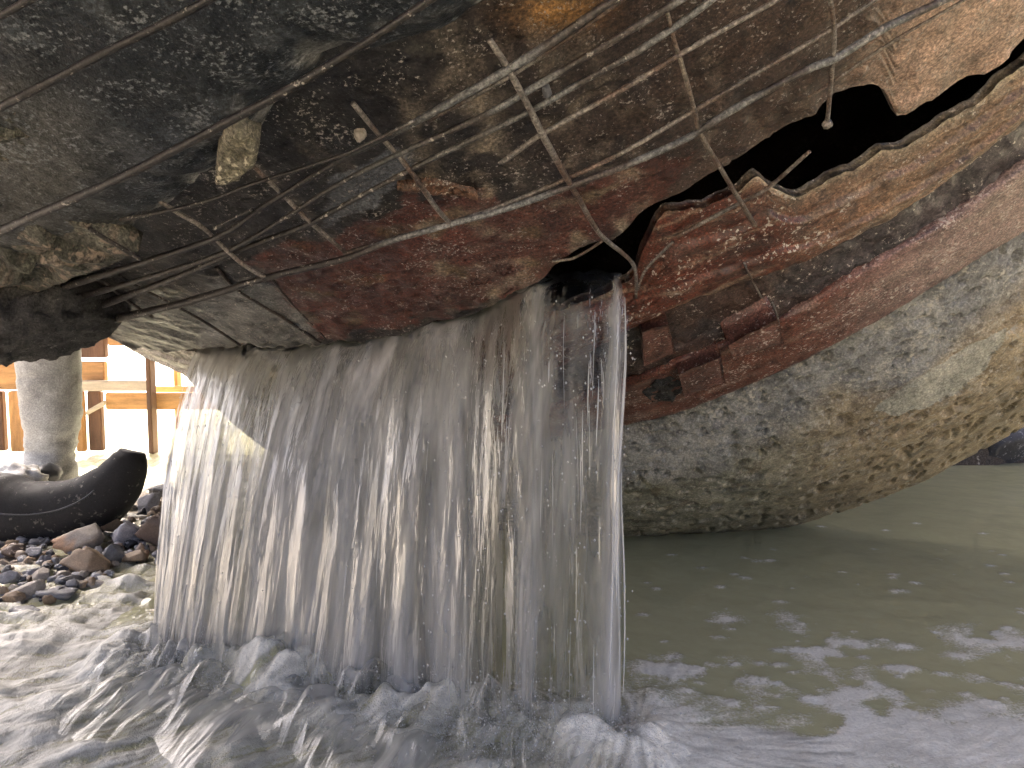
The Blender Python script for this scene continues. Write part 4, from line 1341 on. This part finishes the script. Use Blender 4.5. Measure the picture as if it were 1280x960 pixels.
IP = np.stack([IX, IY, IZ], -1); iq = IP - PC
irad = np.linalg.norm(iq - (iq @ PD)[..., None] * PD, axis=-1).ravel()
i_f = grid_faces(*IX.shape); i_f = i_f[(irad[i_f] < 1.925).all(1)]
nsp = 22000
uu = rng.uniform(0.0, 1.0, nsp)
bp_ = np.stack([np.interp(uu, US, BASE[:, q]) for q in range(3)], -1)
hgt = rng.exponential(0.03, nsp) * (0.5 + 0.9 * (noise(np.stack([uu * 9, uu * 0, uu * 0], -1)) + 0.6).clip(0.1))
bp_ = bp_ + np.stack([rng.normal(size=nsp) * 0.03, -np.abs(rng.normal(size=nsp)) * 0.055, hgt + 0.012], -1)
sz = rng.uniform(0.0004, 0.0013, nsp) * np.exp(-hgt / 0.12)
MV = bp_[:, None, :] + oct_v[None] * sz[:, None, None]
MF = (oct_f[None] + (np.arange(nsp) * 6)[:, None, None]).reshape(-1, 3)
o = mesh_obj('spray_mist', MV.reshape(-1, 3), MF, M['strand'], fall_root)
tag(o, kind='stuff')
iw = mesh_obj('water_inside_pipe', IP, i_f, M['water'], attrs={'foam': np.zeros(IX.size), 'streak': np.zeros(IX.size)})
tag(iw, kind='structure')

# ------------------------------------------------------------------ timber shoring behind, at the left
def board(name, x0, y0, x1, y1, depth, thick, mat, parent, bev=0.004, skew=0.0, z_to=None):
    a = on_front(x0, y0, depth); b = on_front(x1, y1, depth)
    xa, xb = min(a[0], b[0]), max(a[0], b[0]); za, zb = min(a[2], b[2]), max(a[2], b[2])
    if z_to is not None: za = z_to
    bm = bmesh.new()
    bmesh.ops.create_cube(bm, size=1.0)
    for v_ in bm.verts:
        v_.co = Vector(((xa + xb) / 2 + v_.co.x * (xb - xa), depth + thick / 2 + v_.co.y * thick, (za + zb) / 2 + v_.co.z * (zb - za)))
        v_.co.z += skew * (v_.co.x - (xa + xb) / 2)
    bmesh.ops.bevel(bm, geom=bm.edges[:], offset=bev, segments=2, affect='EDGES')
    off_ = Vector(parent.location)
    for v_ in bm.verts: v_.co -= off_
    me = bpy.data.meshes.new(name); bm.to_mesh(me); bm.free()
    me.materials.append(mat)
    o = bpy.data.objects.new(name, me); COL.objects.link(o); o.parent = parent
    return o


sh = empty('timber_shoring', (float(on_front(90, 600, 3.3)[0]), 3.3, 0.0))
tag(sh, 'orange timber shoring of boards and posts glaring in sunlight behind the boot', 'shoring')
Y = 3.3
board('horizontal_board', -260, 452, 131, 487, Y, 0.035, M['timber_h'], sh)
board('horizontal_board', -260, 395, 131, 447, Y + 0.01, 0.035, M['timber_dark'], sh)
board('horizontal_board', 100, 476, 188, 489, Y - 0.045, 0.04, M['timber_pale'], sh)
board('horizontal_board', 131, 491, 320, 512, Y + 0.004, 0.03, M['timber_h'], sh)
board('horizontal_board', 133, 402, 300, 432, Y + 0.02, 0.035, M['timber_h'], sh)
board('upright_post', 178, 380, 193, 610, Y - 0.06, 0.055, M['timber_dark'], sh, z_to=-0.05)
board('upright_board', 9, 489, 36, 600, Y - 0.005, 0.03, M['timber'], sh, z_to=0.0)
board('upright_board', 92, 489, 107, 600, Y - 0.005, 0.03, M['timber'], sh, z_to=0.0)
board('upright_board', 37, 489, 91, 600, Y + 0.012, 0.03, M['timber'], sh, z_to=0.0)
board('upright_board', -40, 489, 8, 600, Y + 0.02, 0.03, M['timber_dark'], sh, z_to=0.0)
board('upright_board', 108, 489, 130, 600, Y + 0.02, 0.03, M['timber_dark'], sh, z_to=0.0)
board('upright_board', -120, 489, -42, 600, Y, 0.03, M['timber'], sh, z_to=0.0)
board('upright_board', -260, 489, -124, 600, Y + 0.01, 0.03, M['timber'], sh, z_to=0.0)
b = board('brace', 106, 507, 131, 513, Y - 0.02, 0.02, M['timber_pale'], sh, skew=0.55)
board('upright_post', 214, 400, 226, 610, Y + 0.9, 0.06, M['timber'], sh, z_to=-0.05)
board('horizontal_board', 190, 483, 330, 503, Y + 0.85, 0.035, M['timber_h'], sh)

# ------------------------------------------------------------------ rubber boot
def boot():
    depth = 2.45
    base = world_at(68, 601, depth)
    z0 = float(ground_height(np.array([base[0]]), np.array([base[1]]))[0])
    root = empty('rubber_boot', (float(base[0]), float(base[1]), z0))
    tag(root, 'mud-caked pale grey rubber boot standing behind the black hose', 'boot')
    prof = [(443 - 60, 68, 36), (443 - 25, 68, 35), (443, 68, 34.5), (462, 68.5, 34), (470, 68.5, 33), (475, 68.5, 34), (503, 69, 32.5), (508, 69, 31.5), (513, 69, 32.5), (535, 68, 29), (552, 65, 26), (566, 63, 26), (580, 61, 29), (592, 59, 32), (605, 58, 34), (618, 57, 35)]
    ns = 40
    ang = np.linspace(0, 2 * np.pi, ns, endpoint=False)
    rows = []
    prof_i = np.array(prof, float)
    ys = np.linspace(prof_i[0, 0], prof_i[-1, 0], 60)
    for y in ys:
        cxp = np.interp(y, prof_i[:, 0], prof_i[:, 1]); hw = np.interp(y, prof_i[:, 0], prof_i[:, 2])
        c = world_at(cxp, y, depth); rad = hw / 960 * depth
        z = max(c[2], z0 + 0.0)
        foot = smooth(y, 560, 610)
        R = rad * (1 + 0.0 * ang)
        dx = np.cos(ang) * R * (1 + 0.05 * foot); dy = np.sin(ang) * R * np.where(np.sin(ang) < 0, 1 + 1.1 * foot, 1.0)
        rows.append(np.stack([c[0] + dx, base[1] + dy, np.full(ns, z)], -1))
    V = np.array(rows)
    ctr = V.mean(1, keepdims=True)
    wr = fbm(np.stack([V[..., 0] * 14, V[..., 1] * 14, V[..., 2] * 26], -1), 3)
    low = smooth(V[..., 2], 0.35, 0.15)
    dirv = V - ctr; dirv /= np.linalg.norm(dirv, axis=-1, keepdims=True) + 1e-9
    V = V + dirv * (wr * (0.002 + 0.008 * low))[..., None]
    m = len(ys)
    idx = np.arange(m * ns).reshape(m, ns); nx = np.roll(idx, -1, 1)
    F = np.stack([idx[:-1], nx[:-1], nx[1:], idx[1:]], -1).reshape(-1, 4).tolist()
    F.append(idx[-1].tolist())
    up = mesh_obj('upper', V.reshape(-1, 3), F, M['boot'], root)
    sd = up.modifiers.new('wall', 'SOLIDIFY'); sd.thickness = 0.004
    # dark instep patch at the front
    pc = world_at(59, 592, depth - 0.16)
    blob('instep_patch', (pc[0], pc[1], max(pc[2], z0 + 0.035)), (0.036, 0.05, 0.03), M['boot_sole'], root, n=32, amp=0.12, seed=5)
    return root


boot()

# ------------------------------------------------------------------ black hose, sack
hp = [(-190, 640, 47), (-90, 640, 47), (-20, 637, 47), (40, 644, 44), (84, 641, 41), (118, 628, 37), (142, 608, 33), (156, 588, 27), (163, 572, 21), (165, 564, 15)]
hd = 2.02
root = empty('ribbed_hose', tuple(float(x) for x in (world_at(60, 684, hd)[0], world_at(60, 684, hd)[1], 0.0)))
tag(root, 'thick black ribbed rubber hose with its blunt end bent upwards', 'hose')
HP = np.array([world_at(x, y, hd + (0.0 if x < 100 else 0.0)) for x, y, w in hp]); HR = np.array([w / 960 * hd for x, y, w in hp])
nseg = 150
ss = np.linspace(0, len(hp) - 1, nseg)
def cr_interp(P, s):
    n = len(P); i = np.clip(np.floor(s).astype(int), 0, n - 2); f = (s - i)[:, None]
    p0 = P[np.maximum(i - 1, 0)]; p1 = P[i]; p2 = P[i + 1]; p3 = P[np.minimum(i + 2, n - 1)]
    return 0.5 * ((2 * p1) + (-p0 + p2) * f + (2 * p0 - 5 * p1 + 4 * p2 - p3) * f ** 2 + (-p0 + 3 * p1 - 3 * p2 + p3) * f ** 3)
HC = cr_interp(HP, ss); HRi = cr_interp(HR[:, None], ss)[:, 0]
arc = np.r_[0, np.cumsum(np.linalg.norm(np.diff(HC, axis=0), axis=1))]
HRi = HRi * (1 + 0.005 * np.sin(arc / 0.010 * 2 * np.pi) * smooth(arc, 0, 0.1) * (1 - smooth(arc, arc[-1] - 0.12, arc[-1] - 0.04)))
tg = np.gradient(HC, axis=0); tg /= np.linalg.norm(tg, axis=1)[:, None]
an = np.cross(tg, [0, 1, 0]); an /= np.linalg.norm(an, axis=1)[:, None]; bn_ = np.cross(tg, an)
ang = np.linspace(0, 2 * np.pi, 36, endpoint=False)
HV = HC[:, None] + (np.cos(ang)[None, :, None] * an[:, None] + 0.95 * np.sin(ang)[None, :, None] * bn_[:, None]) * HRi[:, None, None]
HV = HV + 0.008 * fbm(HV * 9, 3)[..., None] * np.array([0.3, 0.3, 1])
idx = np.arange(nseg * 36).reshape(nseg, 36); nx = np.roll(idx, -1, 1)
F = np.stack([idx[:-1], nx[:-1], nx[1:], idx[1:]], -1).reshape(-1, 4).tolist() + [idx[0][::-1].tolist(), idx[-1].tolist()]
mesh_obj('tube_wall', HV.reshape(-1, 3), F, M['rubber'], root)
# clamp seam running along the side
seam = HC[10:100:6] + (-bn_[10:100:6] * 0.0 + np.array([0, -0.92, 0.25]) * HRi[10:100:6, None])
tube('seam', seam, 0.0025, M['boot_sole'], root, sides=6)

sc_ = world_at(22, 592, 2.2)
o = blob('white_sack', (sc_[0], sc_[1], sc_[2] - 0.02), (0.075, 0.06, 0.05), M['sack'], n=40, amp=0.25, seed=11)
tag(o, 'white crumpled sack glaring behind the black hose', 'sack')

# ------------------------------------------------------------------ stones on the bank
def stone(name, px, py, w, h, mat, seed, label, zb, cuts=7, rot=0.0, group=None, amp=0.22, n=36, depth_k=0.8):
    zb = zb * 0.35 - 0.008
    c = on_level(px, py + h / 2, zb)
    depth = (c - C0) @ FW
    ax = w / 960 * depth / 2; az = h / 960 * depth / 2
    gz = zb
    o = blob(name, (c[0], c[1] + ax * depth_k * 0.5, gz + az * 0.82), (ax * 1.12, ax * depth_k, az * 1.15), mat, n=n, amp=amp, seed=seed, cuts=cuts, rot=rot)
    tag(o, label, 'stone', group)
    return o


stones = [
    (101, 703, 54, 30, 'stone_tan', 1, 'smooth tan kidney-shaped stone in the middle of the heap', 0.03, 0, 0.1),
    (98, 672, 84, 36, 'stone_pale', 2, 'largest pale stone with orange stains, just under the hose', 0.05, 8, 0.0),
    (157, 663, 36, 44, 'stone_light', 5.3, 'upright light grey pitted stone at the hose end', 0.05, 7, 0.0),
    (137, 693, 28, 32, 'stone_grey', 4, 'blocky mid-grey stone right of the kidney-shaped stone', 0.03, 8, 0.0),
    (170, 697, 38, 20, 'stone_tan', 5, 'rounded tan stone nearest to the waterfall', 0.02, 3, 0.0),
    (34, 737, 40, 30, 'stone_pale', 6, 'pale rounded stone with white top at the lower left', 0.005, 5, 0.3),
    (66, 744, 54, 20, 'stone_grey', 7, 'flat speckled grey slab at the water edge', 0.0, 8, 0.2),
    (14, 750, 26, 18, 'stone_tan', 8, 'small tan stone lowest at the left edge of the heap', 0.0, 3, 0.0),
    (0, 741, 16, 18, 'stone_tan', 9, 'orange-tan stone cut off by the left picture edge', 0.01, 2, 0.0),
    (50, 718, 28, 22, 'stone_pale', 10, 'small whitish stone above the flat speckled slab', 0.015, 6, 0.0),
    (10, 722, 30, 22, 'stone_light', 11, 'pale grey stone at the left edge above the tan stones', 0.015, 6, 0.0),
    (131, 656, 30, 20, 'stone_tan', 12, 'tan pebble wedged at the top of the heap beside the hose end', 0.075, 4, 0.0),
    (84, 726, 42, 18, 'stone_dark', 13, 'dark slaty stone below the kidney-shaped stone', 0.012, 9, 0.4),
    (185, 628, 44, 28, 'stone_light', 14, 'lavender-grey lumpy stone at the back beside the waterfall', 0.07, 6, 0.0),
    (202, 612, 30, 24, 'stone_dark', 15, 'dark stone farthest back against the bright boards', 0.07, 7, 0.0),
    (190, 665, 52, 44, 'stone_brown', 16, 'dark brown block in shade beside the waterfall', 0.045, 8, 0.0),
    (119, 729, 26, 14, 'stone_pale', 17, 'pale half-wet stone right of the dark slaty stone', 0.0, 4, 0.0),
    (96, 732, 24, 12, 'stone_tan', 18, 'small wet tan stone at the foot of the heap', 0.0, 4, 0.0),
    (18, 690, 34, 18, 'stone_brown', 19, 'brown stone at the upper left of the heap under the hose', 0.04, 6, 0.0),
    (42, 690, 24, 16, 'stone_grey', 20, 'grey stone beside the brown one under the hose', 0.04, 7, 0.0),
    (110, 690, 18, 14, 'stone_brown', 21, 'small brown stone behind the kidney-shaped stone', 0.045, 4, 0.0),
    (26, 768, 50, 14, 'stone_dark', 22, 'low dark wet stone half under the rapids', -0.01, 5, 0.0),
    (436 / 2.909 + 0, 838, 44, 18, 'stone_dark', 23, 'dark wet boulder breaking the foam below the waterfall edge', -0.012, 5, 0.0),
]
for (px, py, w, h, mt, sd, lab, zb, cuts, rot) in stones:
    stone('stone', px, py, w, h, M[mt], sd * 3.1, lab, zb, cuts + 4, rot, 'stones of the bank heap')
keys = ['stone_grey', 'stone_light', 'stone_tan', 'stone_pale', 'stone_grey', 'stone_light', 'stone_dark', 'stone_grey', 'stone_brown']
for k in range(230):
    px = rng.uniform(-40, 205); f = rng.random()
    py = 668 + f * (105 - 0.38 * max(px, 0)) if px < 150 else rng.uniform(630, 705)
    zb = 0.055 - 0.055 * (py - 665) / 100
    w = rng.uniform(8, 21)
    key = keys[rng.integers(len(keys))]
    stone('rubble_stone', px, py, w, w * rng.uniform(0.5, 0.8), M[key], 50 + k * 1.3,
          'small %s broken stone filling the gaps of the bank heap' % key.split('_')[1].replace('pale', 'whitish').replace('light', 'light grey'), zb - 0.004, int(rng.integers(7, 13)), rng.uniform(0, 3), 'small rubble stones', n=18)
# dark rocks behind the pipe at the right
for k, (px, py, w, h, mt, lab) in enumerate([(1262, 566, 110, 64, 'stone_dark', 'dark rock in the gap under the pipe, at the right picture edge'),
                                             (1190, 590, 60, 18, 'stone_dark', 'low dark rock at the waterline behind the pipe')]):
    c = on_front(px, py, 3.0); ax = w / 960 * 3.0 / 2; az = h / 960 * 3.0 / 2
    o = blob('rock', (c[0], 3.0 + 0.1, c[2] - az * 0.2), (ax, ax * 0.8, az * 1.3), M[mt], n=44, amp=0.25, seed=70 + k * 5, cuts=6)
    tag(o, lab, 'rock', 'rocks behind the pipe')
